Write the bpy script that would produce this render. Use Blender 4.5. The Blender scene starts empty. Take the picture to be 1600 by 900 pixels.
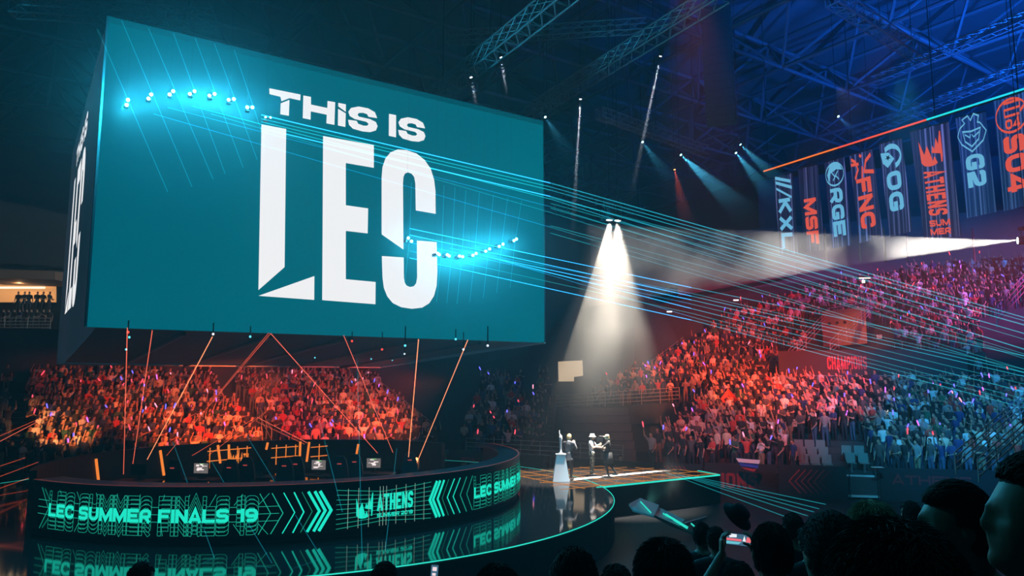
import bpy, math, random
import numpy as np
from mathutils import Vector, Matrix
random.seed(7); RNG = np.random.default_rng(7)
PI = math.pi
SC = bpy.context.scene
COL = SC.collection

# ------------------------------------------------------------------ camera
FPX = 1150.0; PITCH = math.atan(143/FPX); CZ = 5.3
def ray(px, py):
    x = (px-800)/FPX; z = (450-py)/FPX
    return Vector((x, math.cos(PITCH)-z*math.sin(PITCH), math.sin(PITCH)+z*math.cos(PITCH)))
def at_depth(px, py, d):
    r = ray(px, py); t = d/r.y
    return Vector((r.x*t, d, CZ+r.z*t))
def at_height(px, py, z):
    r = ray(px, py); t = (z-CZ)/r.z
    return Vector((r.x*t, r.y*t, z))
def project(p):
    y = p[1]; z = p[2]-CZ; c = math.cos(PITCH); s = math.sin(PITCH)
    d = y*c+z*s
    if d < .05: return None
    return 800+FPX*p[0]/d, 450-FPX*(-y*s+z*c)/d
cam_d = bpy.data.cameras.new('camera'); cam = bpy.data.objects.new('camera', cam_d); COL.objects.link(cam)
cam_d.sensor_width = 36; cam_d.lens = 36*FPX/1600; cam_d.clip_end = 400; cam_d.clip_start = .05
cam.location = (0, 0, CZ); cam.rotation_euler = (PI/2+PITCH, 0, 0)
SC.camera = cam
TH = math.radians(56.1)
U = Vector((math.sin(TH), math.cos(TH), 0)); V = Vector((-math.cos(TH), math.sin(TH), 0)); Z = Vector((0, 0, 1))
def UV(u, v, z=0): return U*u+V*v+Z*z

# ------------------------------------------------------------------ world, exposure
SC.view_settings.view_transform = 'Standard'; SC.view_settings.look = 'None'
SC.view_settings.exposure = 0; SC.view_settings.gamma = 1; SC.view_settings.use_curve_mapping = False
cy = SC.cycles
cy.max_bounces = 4; cy.diffuse_bounces = 2; cy.glossy_bounces = 3; cy.transmission_bounces = 4
cy.volume_bounces = 0; cy.transparent_max_bounces = 24; cy.use_denoising = True
cy.sample_clamp_indirect = 3; cy.volume_step_rate = 2; cy.volume_max_steps = 96
W = bpy.data.worlds.new('arena_air'); SC.world = W; W.use_nodes = True
nt = W.node_tree; nt.nodes.clear()
wo = nt.nodes.new('ShaderNodeOutputWorld'); wb = nt.nodes.new('ShaderNodeBackground')
wb.inputs['Color'].default_value = (.02, .06, .14, 1); wb.inputs['Strength'].default_value = .05
HAZE = .0027
wv = nt.nodes.new('ShaderNodeVolumeScatter'); wv.inputs['Density'].default_value = HAZE; wv.inputs['Anisotropy'].default_value = .25
wv.inputs['Color'].default_value = (.9, .95, 1, 1)
nt.links.new(wb.outputs[0], wo.inputs['Surface']); nt.links.new(wv.outputs[0], wo.inputs['Volume'])

# ------------------------------------------------------------------ lights of the show
def spot(name, loc, target, color, power, angle, blend=.6, radius=.1):
    d = bpy.data.lights.new(name, 'SPOT'); d.color = color; d.energy = power; d.spot_size = math.radians(angle)
    d.spot_blend = blend; d.shadow_soft_size = radius
    o = bpy.data.objects.new(name, d); COL.objects.link(o); o.location = loc
    o.rotation_euler = (Vector(target)-Vector(loc)).to_track_quat('-Z', 'Y').to_euler()
    return o
def point(name, loc, color, power, radius=.05):
    d = bpy.data.lights.new(name, 'POINT'); d.color = color; d.energy = power; d.shadow_soft_size = radius
    o = bpy.data.objects.new(name, d); COL.objects.link(o); o.location = loc
    return o
ORANGE = (1, .13, .03); RED = (1, .05, .035); TEAL = (.02, .62, .8); BLUE = (.01, .16, 1); MAGENTA = (.95, .08, .5); WARM = (1, .9, .77)
# stage spots
SPOT_A = at_depth(952, 344, 30.6); SPOT_B = at_depth(965, 345, 30.9)
STAGE_AIM = Vector((3.6, 31.6, 1.2))
for sp_, dx in ((SPOT_A, -1.2), (SPOT_B, 1.0)):
    spot('stage_spot', sp_+(STAGE_AIM-sp_).normalized()*.06, STAGE_AIM+Vector((dx, .2, 0)), WARM, 30000, 36, .6)
# washes on the stands
spot('wash_left', (-9.5, 31, 5.4), (-20, 44, 2.6), ORANGE, 12500, 48, .8, .3)
spot('wash_left', (-4, 33, 5.4), (-13, 47, 3.2), RED, 9000, 52, .9, .3)
spot('wash_left', (-13, 27.5, 5.2), (-24.2, 38.5, 2.4), (1, .3, .08), 14000, 16, .8, .2)
spot('wash_left', (-3, 34, 5.4), (-9.5, 46, 2.6), (1, .2, .06), 7000, 34, .9, .3)
spot('wash_corner', (4, 14, 12.5), (-1, 48, 3), (.5, .2, .3), 2600, 34, .9, .3)
spot('wash_corner', (8, 14, 12.5), (8, 49, 3.4), (1, .2, .12), 9000, 13, .9, .3)
spot('wash_upper_red', (15, 13, 9.5), (17, 58, 6.5), RED, 115000, 23, .9, .4)
spot('wash_upper_red', (13, 12, 9.2), (13.5, 57, 5.2), (1, .17, .03), 75000, 18, .9, .4)
spot('wash_lower_red', (4, 16, 16), (12, 40, 2.5), (1, .09, .1), 22000, 26, .9, .3)
spot('wash_lower_teal', (10, 18, 13), (21.5, 38, 3), (.03, .42, .75), 17000, 40, .8, .3)
spot('wash_lower_blue', (13, 16, 13), (26, 38, 3.5), (.02, .2, .8), 12000, 46, .8, .3)
spot('wash_upper_magenta', (44, 26, 16), (31, 53, 11), MAGENTA, 60000, 26, .9, .4)
spot('wash_upper_blue', (50, 24, 18), (39, 52, 12), (.03, .25, 1), 60000, 34, .9, .4)
spot('wash_vomitory', (14, 38, 12), (24.5, 52, 8.6), (1, .2, .05), 14000, 14, .9, .3)
# dim overhead light on the nearest rows
spot('wash_near', (9, 9, 17), (2.6, 2.6, 5), (.03, .42, .62), 900, 60, .9, .4)
spot('wash_near', (-8, 8, 16), (1.2, 3, 5), (.02, .45, .6), 700, 60, .9, .4)
# blue and teal light thrown up into the roof
spot('roof_wash_blue', (30, 30, 14), (30, 44, 31), (.005, .13, 1), 120000, 95, 1, .5)
spot('roof_wash_blue', (12, 20, 18), (16, 40, 31), (.004, .1, .8), 16000, 110, 1, .5)
spot('roof_wash_teal', (-20, 18, 16.5), (-22, 34, 31), (.01, .3, .5), 5000, 120, 1, .5)

# ------------------------------------------------------------------ materials
def mat(name, color, rough=.7, metal=0., emit=None, strength=0., spec=.5, nee=True):
    m = bpy.data.materials.new(name); m.use_nodes = True
    b = m.node_tree.nodes['Principled BSDF']
    b.inputs['Base Color'].default_value = (*color, 1); b.inputs['Roughness'].default_value = rough
    b.inputs['Metallic'].default_value = metal; b.inputs['Specular IOR Level'].default_value = spec
    if emit:
        b.inputs['Emission Color'].default_value = (*emit, 1); b.inputs['Emission Strength'].default_value = strength
    if not nee:
        m.cycles.emission_sampling = 'NONE'
    return m
def glow(name, color, strength, nee=False):
    m = bpy.data.materials.new(name); m.use_nodes = True; t = m.node_tree; t.nodes.clear()
    o = t.nodes.new('ShaderNodeOutputMaterial'); e = t.nodes.new('ShaderNodeEmission')
    e.inputs['Color'].default_value = (*color, 1); e.inputs['Strength'].default_value = strength
    t.links.new(e.outputs[0], o.inputs['Surface'])
    if not nee: m.cycles.emission_sampling = 'NONE'
    return m
def beam_glow(name, color, strength):
    m = glow(name, color, strength); t = m.node_tree
    a = t.nodes.new('ShaderNodeAddShader'); tr = t.nodes.new('ShaderNodeBsdfTransparent')
    e = [n for n in t.nodes if n.type == 'EMISSION'][0]; o = [n for n in t.nodes if n.type == 'OUTPUT_MATERIAL'][0]
    t.links.new(e.outputs[0], a.inputs[0]); t.links.new(tr.outputs[0], a.inputs[1]); t.links.new(a.outputs[0], o.inputs['Surface'])
    return m
def noisy(name, c1, c2, scale, rough=.8, bump=0., metal=0., detail=4):
    m = mat(name, c1, rough, metal); t = m.node_tree; b = t.nodes['Principled BSDF']
    tc = t.nodes.new('ShaderNodeTexCoord'); n = t.nodes.new('ShaderNodeTexNoise'); n.inputs['Scale'].default_value = scale; n.inputs['Detail'].default_value = detail
    r = t.nodes.new('ShaderNodeMix'); r.data_type = 'RGBA'
    r.inputs[6].default_value = (*c1, 1); r.inputs[7].default_value = (*c2, 1)
    t.links.new(tc.outputs['Object'], n.inputs['Vector']); t.links.new(n.outputs['Fac'], r.inputs[0]); t.links.new(r.outputs[2], b.inputs['Base Color'])
    if bump:
        bp = t.nodes.new('ShaderNodeBump'); bp.inputs['Strength'].default_value = bump
        t.links.new(n.outputs['Fac'], bp.inputs['Height']); t.links.new(bp.outputs[0], b.inputs['Normal'])
    return m
def haze_mat(name, density, color=(1, 1, 1), noise=None, aniso=.2, height=None):
    m = bpy.data.materials.new(name); m.use_nodes = True; t = m.node_tree; t.nodes.clear()
    o = t.nodes.new('ShaderNodeOutputMaterial'); v = t.nodes.new('ShaderNodeVolumeScatter')
    v.inputs['Density'].default_value = density; v.inputs['Color'].default_value = (*color, 1); v.inputs['Anisotropy'].default_value = aniso
    t.links.new(v.outputs[0], o.inputs['Volume'])
    if noise:
        sc, lo, hi = noise
        tc = t.nodes.new('ShaderNodeTexCoord'); n = t.nodes.new('ShaderNodeTexNoise'); n.inputs['Scale'].default_value = sc; n.inputs['Detail'].default_value = 3
        mr = t.nodes.new('ShaderNodeMapRange'); mr.inputs['From Min'].default_value = lo; mr.inputs['From Max'].default_value = hi
        mr.inputs['To Min'].default_value = 0; mr.inputs['To Max'].default_value = density
        t.links.new(tc.outputs['Object'], n.inputs['Vector']); t.links.new(n.outputs['Fac'], mr.inputs['Value'])
        last = mr.outputs[0]
        if height:
            sx = t.nodes.new('ShaderNodeSeparateXYZ'); t.links.new(tc.outputs['Object'], sx.inputs[0])
            h = t.nodes.new('ShaderNodeMapRange'); h.inputs['From Min'].default_value = height[0]; h.inputs['From Max'].default_value = height[1]
            h.interpolation_type = 'SMOOTHSTEP'
            t.links.new(sx.outputs[2], h.inputs['Value'])
            mu = t.nodes.new('ShaderNodeMath'); mu.operation = 'MULTIPLY'
            t.links.new(last, mu.inputs[0]); t.links.new(h.outputs[0], mu.inputs[1]); last = mu.outputs[0]
        t.links.new(last, v.inputs['Density'])
    return m
M = {}
M['black'] = mat('black_metal', (.012, .012, .014), .5)
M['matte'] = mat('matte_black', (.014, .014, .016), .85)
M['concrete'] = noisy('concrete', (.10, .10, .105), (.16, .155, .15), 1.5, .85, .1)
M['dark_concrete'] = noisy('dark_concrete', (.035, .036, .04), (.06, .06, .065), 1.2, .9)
M['floor'] = noisy('arena_floor', (.006, .0065, .008), (.011, .011, .013), .8, .45)
M['roof'] = noisy('roof_deck', (.05, .052, .058), (.08, .08, .085), .5, .9)
M['steel'] = mat('steel_tube', (.15, .155, .17), .55, .2)
M['frame'] = mat('roof_frame', (.06, .063, .07), .6)
M['truss'] = mat('truss_aluminium', (.17, .17, .18), .5, .5)
M['rail'] = mat('painted_rail', (.42, .4, .38), .45)
M['cubeframe'] = mat('screen_frame', (.015, .03, .035), .6)
M['board'] = mat('advert_board', (.02, .021, .026), .55)
M['redprint'] = mat('red_print', (.3, .028, .035), .6)
M['redbright'] = mat('bright_red_print', (.9, .09, .11), .6)
M['deck'] = mat('gloss_deck', (.028, .026, .026), .055, 0, spec=1.0)
M['deck'].node_tree.nodes['Principled BSDF'].inputs['IOR'].default_value = 1.75
M['deckside'] = mat('deck_skirt', (.008, .009, .01), .7)
M['tealline'] = glow('teal_edge_light', (.03, .8, .62), 1.0, True)
M['orangeline'] = glow('amber_floor_light', (1, .36, .06), .75)
M['aqua'] = glow('aqua_led', (.015, .86, .62), .95)
M['aquathin'] = glow('aqua_led_thin', (.02, .62, .42), .7)
M['aquagreen'] = glow('green_led_thin', (.01, .3, .17), .7)
M['palegrid'] = glow('pale_led_line', (.35, .55, .45), .7)
M['white_led'] = glow('white_led', (.97, .97, .98), .93, True)
M['amber_led'] = glow('amber_led', (1, .25, .035), .95)
M['lens'] = glow('lamp_lens', (.35, .93, 1), 7)
M['lens_white'] = glow('lamp_lens_white', (.85, .92, 1), 6)
M['pin_red'] = glow('pin_red', (1, .06, .04), 1.6); M['pin_teal'] = glow('pin_teal', (.12, .8, .9), 1.3); M['pin_white'] = glow('pin_white', (.8, .9, 1), 1.2)
M['lens_orange'] = glow('lamp_lens_orange', (1, .35, .1), 5)
def led_wall(name, c1, c2, strength, nee=True):
    # the picture on the wall: two near colours drifting softly across it
    m = bpy.data.materials.new(name); m.use_nodes = True; t = m.node_tree; t.nodes.clear()
    o = t.nodes.new('ShaderNodeOutputMaterial'); e = t.nodes.new('ShaderNodeEmission'); e.inputs['Strength'].default_value = strength
    tc = t.nodes.new('ShaderNodeTexCoord'); n = t.nodes.new('ShaderNodeTexNoise'); n.inputs['Scale'].default_value = .16; n.inputs['Detail'].default_value = 2
    r = t.nodes.new('ShaderNodeMix'); r.data_type = 'RGBA'; r.inputs[6].default_value = (*c1, 1); r.inputs[7].default_value = (*c2, 1)
    t.links.new(tc.outputs['Object'], n.inputs['Vector']); t.links.new(n.outputs['Fac'], r.inputs[0])
    t.links.new(r.outputs[2], e.inputs['Color']); t.links.new(e.outputs[0], o.inputs['Surface'])
    return m
M['screen'] = led_wall('teal_screen', (.0, .092, .135), (.0, .145, .19), 1.0)
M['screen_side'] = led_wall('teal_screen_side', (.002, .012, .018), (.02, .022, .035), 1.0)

# ------------------------------------------------------------------ mesh helpers
class MB:
    def __init__(s): s.v = []; s.f = []; s.m = []
    def add(s, vs, fs, mi=0):
        b = len(s.v); s.v += [tuple(v) for v in vs]
        for f in fs: s.f.append(tuple(i+b for i in f)); s.m.append(mi)
    def box(s, c, size, ex=(1, 0, 0), ey=(0, 1, 0), ez=(0, 0, 1), mi=0):
        c = Vector(c); ex = Vector(ex)*size[0]/2; ey = Vector(ey)*size[1]/2; ez = Vector(ez)*size[2]/2
        vs = [c+ex*i+ey*j+ez*k for k in (-1, 1) for j in (-1, 1) for i in (-1, 1)]
        s.add(vs, [(0, 2, 3, 1), (4, 5, 7, 6), (0, 1, 5, 4), (2, 6, 7, 3), (0, 4, 6, 2), (1, 3, 7, 5)], mi)
    def tube(s, pts, r, n=6, mi=0, cap=True):
        pts = [Vector(p) for p in pts]; rs = r if isinstance(r, (list, tuple)) else [r]*len(pts)
        rings = []
        for i, p in enumerate(pts):
            d = (pts[min(i+1, len(pts)-1)]-pts[max(i-1, 0)]).normalized()
            a = d.cross(Z if abs(d.z) < .9 else Vector((1, 0, 0))).normalized(); b = d.cross(a)
            rings.append([p+a*math.cos(2*PI*k/n)*rs[i]+b*math.sin(2*PI*k/n)*rs[i] for k in range(n)])
        fs = []
        for i in range(len(pts)-1):
            for k in range(n): fs.append((i*n+k, i*n+(k+1) % n, (i+1)*n+(k+1) % n, (i+1)*n+k))
        if cap: fs += [tuple(range(n))[::-1], tuple((len(pts)-1)*n+k for k in range(n))]
        s.add([v for g in rings for v in g], fs, mi)
    def lathe(s, prof, c=(0, 0, 0), n=20, mi=0):
        c = Vector(c); vs = []; fs = []
        for r, z in prof: vs += [c+Vector((r*math.cos(2*PI*k/n), r*math.sin(2*PI*k/n), z)) for k in range(n)]
        for i in range(len(prof)-1):
            for k in range(n): fs.append((i*n+k, i*n+(k+1) % n, (i+1)*n+(k+1) % n, (i+1)*n+k))
        fs += [tuple(range(n))[::-1], tuple((len(prof)-1)*n+k for k in range(n))]
        s.add(vs, fs, mi)
    def prism(s, poly, z0, z1, mi=0):
        n = len(poly); vs = [Vector((p[0], p[1], z0)) for p in poly]+[Vector((p[0], p[1], z1)) for p in poly]
        s.add(vs, [tuple(range(n))[::-1], tuple(range(n, 2*n))]+[(i, (i+1) % n, n+(i+1) % n, n+i) for i in range(n)], mi)
    def slab(s, pts, nrm, th, mi=0):
        n = len(pts); pts = [Vector(p) for p in pts]; nrm = Vector(nrm)
        s.add(pts+[p-nrm*th for p in pts], [tuple(range(n)), tuple(range(n, 2*n))[::-1]]+[(i, n+i, n+(i+1) % n, (i+1) % n) for i in range(n)], mi)
    def ball(s, c, r, n=10, mi=0, sc=(1, 1, 1)):
        prof = [(max(1e-4, r*math.sin(PI*i/(n-2))), -r*math.cos(PI*i/(n-2))) for i in range(n-1)]
        b = len(s.v); s.lathe(prof, (0, 0, 0), n, mi)
        for i in range(b, len(s.v)): s.v[i] = tuple(Vector(c)+Vector((s.v[i][0]*sc[0], s.v[i][1]*sc[1], s.v[i][2]*sc[2])))
    def build(s, name, mats, parent=None, smooth=False, loc=None):
        me = bpy.data.meshes.new(name); me.from_pydata(s.v, [], s.f)
        for m_ in (mats if isinstance(mats, (list, tuple)) else [mats]): me.materials.append(m_)
        me.polygons.foreach_set('material_index', s.m); me.update()
        if smooth: me.polygons.foreach_set('use_smooth', [True]*len(me.polygons))
        o = bpy.data.objects.new(name, me); COL.objects.link(o)
        if parent is not None:
            o.parent = parent; o.matrix_parent_inverse = Matrix.Translation(parent.location).inverted() if parent.rotation_euler[:] == (0, 0, 0) else parent.matrix_basis.inverted()
        return o
def thing(name, label, cat, loc=(0, 0, 0), group=None, kind=None):
    o = bpy.data.objects.new(name, None); COL.objects.link(o); o.location = loc; o.empty_display_size = .1
    return tag(o, label, cat, group, kind)
def tag(o, label, cat, group=None, kind=None):
    o['label'] = label; o['category'] = cat
    if group: o['group'] = group
    if kind: o['kind'] = kind
    return o
def struct(o, label=None, cat=None):
    o['kind'] = 'structure'
    if label: o['label'] = label
    if cat: o['category'] = cat
    return o

# ------------------------------------------------------------------ lettering
def fillet(pts, r, n=4):
    out = [Vector(pts[0])]
    for i in range(1, len(pts)-1):
        p, a, b = Vector(pts[i]), Vector(pts[i-1]), Vector(pts[i+1])
        da = (a-p); db = (b-p); k = min(r, da.length*.5, db.length*.5)
        s_, e_ = p+da.normalized()*k, p+db.normalized()*k
        for j in range(n+1):
            t = j/n; out.append(s_*(1-t)**2+p*2*t*(1-t)+e_*t*t)
    out.append(Vector(pts[-1])); return out
def glyph(c, w, t):
    a = t/2; X = w-a; T = 1-a; A = a; m = w/2; r = .34
    V2 = lambda *p: [Vector(q) for q in p]
    F = lambda *p: fillet(V2(*p), r)
    G = {
     'C': [F((X, .36), (X, A), (A, A), (A, T), (X, T), (X, .64))],
     'G': [F((X, .68), (X, T), (A, T), (A, A), (X, A), (X, .45))+V2((m, .45))],
     'E': [V2((X+a, A), (A, A), (A, T), (X+a, T)), V2((A, .5), (X, .5))],
     'F': [V2((A, 0), (A, T), (X+a, T)), V2((A, .48), (X, .48))],
     'L': [V2((A, 1), (A, A), (X+a, A))],
     'T': [V2((0, T), (w, T)), V2((m, T), (m, 0))],
     'H': [V2((A, 0), (A, 1)), V2((X, 0), (X, 1)), V2((A, .5), (X, .5))],
     'I': [V2((A, 0), (A, 1))],
     'S': [F((A, .28), (A, A), (X, A), (X, .5), (A, .5), (A, T), (X, T), (X, .72))],
     'U': [F((A, 1), (A, A), (X, A), (X, 1))],
     'M': [V2((A, 0), (A, 1)), V2((X, 0), (X, 1)), V2((A, .96), (m, .12), (X, .96))],
     'N': [V2((A, 0), (A, 1)), V2((X, 0), (X, 1)), V2((A, .94), (X, .06))],
     'R': [F((A, 0), (A, T), (X, T), (X, .42), (A, .42)), V2((m, .42), (X, 0))],
     'P': [F((A, 0), (A, T), (X, T), (X, .42), (A, .42))],
     'A': [V2((A*.7, 0), (m, .98), (w-A*.7, 0)), V2((w*.25, .27), (w*.75, .27))],
     'K': [V2((A, 0), (A, 1)), V2((X, 1), (A, .48)), V2((A+t*.6, .55), (X, 0))],
     'X': [V2((A, 0), (X, 1)), V2((A, 1), (X, 0))],
     'O': [F((m, T), (A, T), (A, A), (X, A), (X, T), (m, T))],
     '0': [F((m, T), (A, T), (A, A), (X, A), (X, T), (m, T))],
     '1': [V2((w*.0, T-.08), (w*.6, T-.08)), V2((w-A, 0), (w-A, 1))],
     '2': [F((A, .68), (A, T), (X, T), (X, .5), (A, .32))+V2((A, A), (X+a, A))],
     '4': [V2((X-t*.4, 0), (X-t*.4, 1), (A, .3), (w, .3))],
     '9': [F((A, A), (X, A), (X, T), (A, T), (A, .45), (X, .45))],
     'V': [V2((A, 1), (m, .03), (X, 1))],
    }
    return G[c]
def offset_sides(pts, t, closed=False):
    n = len(pts); L, R = [], []
    for i, p in enumerate(pts):
        a = pts[i-1] if (i > 0 or closed) else None; b = pts[(i+1) % n] if (i < n-1 or closed) else None
        da = (p-a).normalized() if a is not None and (p-a).length > 1e-7 else None
        db = (b-p).normalized() if b is not None and (b-p).length > 1e-7 else None
        if da is None: da = db
        if db is None: db = da
        na = Vector((-da.y, da.x)); nb = Vector((-db.y, db.x)); mm = na+nb
        if mm.length < .2: mm = na; k = 1
        else:
            mm.normalize(); k = min(1/max(.25, mm.dot(na)), 2.2)
        L.append(p+mm*t/2*k); R.append(p-mm*t/2*k)
    return L, R
def text_width(s, w, gap, t): return sum((t if c == 'I' else w*(.6 if c in '1' else 1.25 if c == 'M' else 1) if c != ' ' else w*.45)+gap for c in s)-gap
def text_strokes(s, w, t, gap):
    """polylines of a line of text, cap height 1, starting at x=0"""
    x = 0; out = []; wd = 0
    for c in s:
        if c == ' ': x += w*.45+gap; wd += 1; continue
        cw = t if c == 'I' else w*(.6 if c == '1' else 1.25 if c == 'M' else 1)
        for st in glyph(c, cw, t): out.append((wd, [p+Vector((x, 0)) for p in st]))
        x += cw+gap
    return out, x-gap
def clean(pts):
    o = [pts[0]]
    for p in pts[1:]:
        if (p-o[-1]).length > 1e-5: o.append(p)
    return o
def put_stroke(mb, pts, t, surf, mi=0, closed=False, sub=None):
    pts = clean(pts)
    if sub:
        q = []
        for i in range(len(pts)-1):
            k = max(1, int(math.ceil((pts[i+1]-pts[i]).length/sub)))
            q += [pts[i].lerp(pts[i+1], j/k) for j in range(k)]
        q.append(pts[-1]); pts = q
    L, R = offset_sides(pts, t, closed); n = len(pts)
    vs = [surf(p.x, p.y) for p in L]+[surf(p.x, p.y) for p in R]
    fs = [(i, n+i, n+(i+1) % n, (i+1) % n) for i in range(n if closed else n-1)]
    mb.add(vs, fs, mi)
def put_text(mbs, s, x, y, h, surf, w=1.25, t=.27, gap=.12, fit=None, mi=0, outline=None, squash=1.0):
    st, tw = text_strokes(s, w, t, gap)
    kx = (fit/tw) if fit else h
    for wd, pts in st:
        if isinstance(mbs, dict): mb = mbs.setdefault(wd, MB())
        else: mb = mbs
        if outline:
            pts = clean(pts); L, R = offset_sides(pts, t)
            ring = [Vector((x+p.x*kx, y+p.y*h)) for p in L+R[::-1]]
            put_stroke(mb, ring, outline, surf, mi, True)
        else:
            L, R = offset_sides(clean(pts), t); n = len(L)
            f = lambda p: surf(x+p.x*kx, y+p.y*h)
            mb.add([f(p) for p in L]+[f(p) for p in R], [(i, n+i, n+i+1, i+1) for i in range(n-1)], mi)
def put_poly(mb, pts, surf, mi=0):
    mb.add([surf(*p) for p in pts], [tuple(range(len(pts)))], mi)
def plane_surf(o, ex, ey, off=0.):
    o = Vector(o); ex = Vector(ex); ey = Vector(ey); n = ex.cross(ey).normalized()
    return lambda x, y: o+ex*x+ey*y+n*off
# the emblem of flames: x 0..1, y 0..1.05
EMBLEM = [[(0, .2), (-.02, .93), (.17, .45), (.33, .73), (.52, .2), (.60, .36), (.72, .12), (.55, .06), (.35, .05), (.12, .09)],
          [(.50, .47), (.57, .70), (.64, .56), (.75, .93), (.82, .70), (.93, 1.12), (.97, 1.10), (.97, .35), (.93, .14), (.88, .12), (.88, .40)]]

# ================================================================== the hall
mb = MB(); mb.box((0, 40, -.15), (150, 130, .3)); struct(mb.build('floor', M['floor']), 'dark polished arena floor', 'floor')
mb = MB(); mb.box((0, 40, 33.3), (170, 150, .6))
for i in range(-12, 13): mb.box((i*6.5, 40, 32.8), (.5, 150, .5))
struct(mb.build('ceiling', M['roof']), 'dark ribbed roof high above the arena', 'ceiling')

# stands: stepped concrete, given by a front line and the direction going back
class Stand:
    def __init__(s, name, p0, p1, nrm, rows, tread, rise, z0, zslope=0.):
        s.name = name; s.p0 = Vector((*p0, 0)); s.p1 = Vector((*p1, 0)); s.d = (s.p1-s.p0).normalized(); s.L = (s.p1-s.p0).length
        s.n = Vector((*nrm, 0)).normalized(); s.rows = rows; s.tread = tread; s.rise = rise; s.z0 = z0; s.zs = zslope
    def at(s, u, r, dz=0): return s.p0+s.d*u+s.n*(s.tread*(r+.45))+Z*(s.z0+s.zs*u+s.rise*r+dz)
    def mesh(s, shrink=lambda r: (0, 0), base=0.):
        mb = MB()
        for r in range(s.rows):
            a, b = shrink(r)
            u0, u1 = a, s.L-b
            q = [s.p0+s.d*u0+s.n*s.tread*r, s.p0+s.d*u1+s.n*s.tread*r, s.p0+s.d*u1+s.n*s.tread*(r+1), s.p0+s.d*u0+s.n*s.tread*(r+1)]
            h = [s.z0+s.zs*u0+s.rise*r, s.z0+s.zs*u1+s.rise*r]
            top = [q[0]+Z*h[0], q[1]+Z*h[1], q[2]+Z*h[1], q[3]+Z*h[0]]; bot = [p+Z*max(base, hh-1.4) for p, hh in zip(q, [h[0], h[1], h[1], h[0]])]
            mb.add(bot+top, [(0, 1, 5, 4), (1, 2, 6, 5), (2, 3, 7, 6), (3, 0, 4, 7), (4, 5, 6, 7), (3, 2, 1, 0)])
        return mb
SA = Stand('left stand', (-27.2, 30.1), (-3.7, 43), (-.48, .877), 16, .87, .24, .85)
SCn = Stand('corner stand', (-3.2, 43.4), (1.9, 40.9), (.1, .99), 14, .87, .26, .85)
SD = Stand('lower right stand', (6.2, 36.3), (29, 30.2), (.257, .966), 13, .87, .26, .9)
SE = Stand('upper right stand', (3, 57), (44, 38.7), (.409, .913), 20, .8, .5, 3.0, .07)
for s_, sh, nm in ((SA, None, 'stand_left'), (SCn, None, 'stand_corner'), (SD, lambda r: (r*.33, 0), 'stand_lower'), (SE, None, 'stand_upper')):
    o = (s_.mesh(sh) if sh else s_.mesh()).build(nm, M['dark_concrete']); struct(o, 'stepped concrete %s filled with spectators' % s_.name, 'stand')
# the near stand under the camera
mb = MB()
for r in range(12):
    v0 = -1.2+r*.85; z = 3.72-.36*r
    if z > 0: mb.box((4, 1.2+r*.85-1.6, z/2), (60, .85, z))
struct(mb.build('stand_near', M['dark_concrete']), 'stepped concrete stand under the nearest spectators', 'stand')

# walls behind the stands
def wall(name, a, b, z0, z1, m, th=.4, label=None):
    a = Vector((*a, 0)); b = Vector((*b, 0)); d = (b-a).normalized(); n = Vector((-d.y, d.x, 0)); mb = MB()
    mb.slab([a+Z*z0, b+Z*z0, b+Z*z1, a+Z*z1], -n if n.y > 0 else n, th)
    return struct(mb.build(name, m), label, 'wall')
bk = lambda S_, u, r: (S_.p0+S_.d*u+S_.n*S_.tread*r)
e0 = bk(SA, -14, 16.4); e1 = bk(SA, SA.L+4, 16.4)
wall('wall_left', (e0.x, e0.y), (e1.x, e1.y), 4.2, 8.4, M['dark_concrete'], label='dark wall behind the left stand')
f0 = bk(SCn, -4, 15); f1 = bk(SCn, 9, 15)
wall('wall_corner', (-10, 57.2), (9.5, 57.2), 0, 13.5, M['dark_concrete'], label='dark wall in the far corner')
wall('wall_back', (-75, 98), (75, 98), 0, 33, M['dark_concrete'], label='far wall of the arena lost in the dark')
wall('wall_right', (60, 99), (60, 0), 0, 33, M['dark_concrete'], label='right hand wall of the arena')
g0 = bk(SE, -2, 20.6); g1 = bk(SE, 44, 20.6)
wall('wall_upper', (g0.x, g0.y), (g1.x, g1.y), 3, 19, M['concrete'], label='concrete wall behind the upper right stand')
# upper tier at the far left, above the lit box
SB = Stand('upper left tier', (-62, 40), (-2, 73), (-.48, .877), 20, .85, .62, 15.2)
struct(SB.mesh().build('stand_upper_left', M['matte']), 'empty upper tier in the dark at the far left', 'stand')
SF = Stand('far upper tier', (-4, 74), (24, 78), (.05, .99), 18, .85, .55, 14.5)
struct(SF.mesh().build('stand_far', M['dark_concrete']), 'dark upper tier behind the beam of the stage spots', 'stand')

# rails ---------------------------------------------------------------
def railing(label, p0, p1, h=1.0, bars=4, step=1.6, m='rail', r=.028, group=None, name='railing'):
    p0 = Vector(p0); p1 = Vector(p1); t = thing(name, label, 'railing', p0, group)
    L = (p1-p0).length; k = max(2, int(round(L/step))+1)
    for i in range(bars):
        mb = MB(); z = h*(1-i/bars); mb.tube([p0+Z*z, p1+Z*z], r, 6); mb.build('rail_bar', M[m], t)
    for i in range(k):
        p = p0.lerp(p1, i/(k-1)); mb = MB(); mb.tube([p, p+Z*h], r, 6); mb.build('rail_post', M[m], t)
    return t
def on(S_, u, r, dz=0): return S_.p0+S_.d*u+S_.n*S_.tread*r+Z*(S_.z0+S_.zs*u+S_.rise*r+dz)
railing('long pale railing along the front edge of the upper right stand', on(SE, .2, -.1, .05), on(SE, 9.8, -.1, .05), 1.05, 4, 1.35)
railing('railing on top of the lower right stand, in front of the red lettered wall', on(SD, 8.6, 13.0, .1), on(SD, 20.5, 13.0, .1), 1.15, 2, 2.2)
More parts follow.
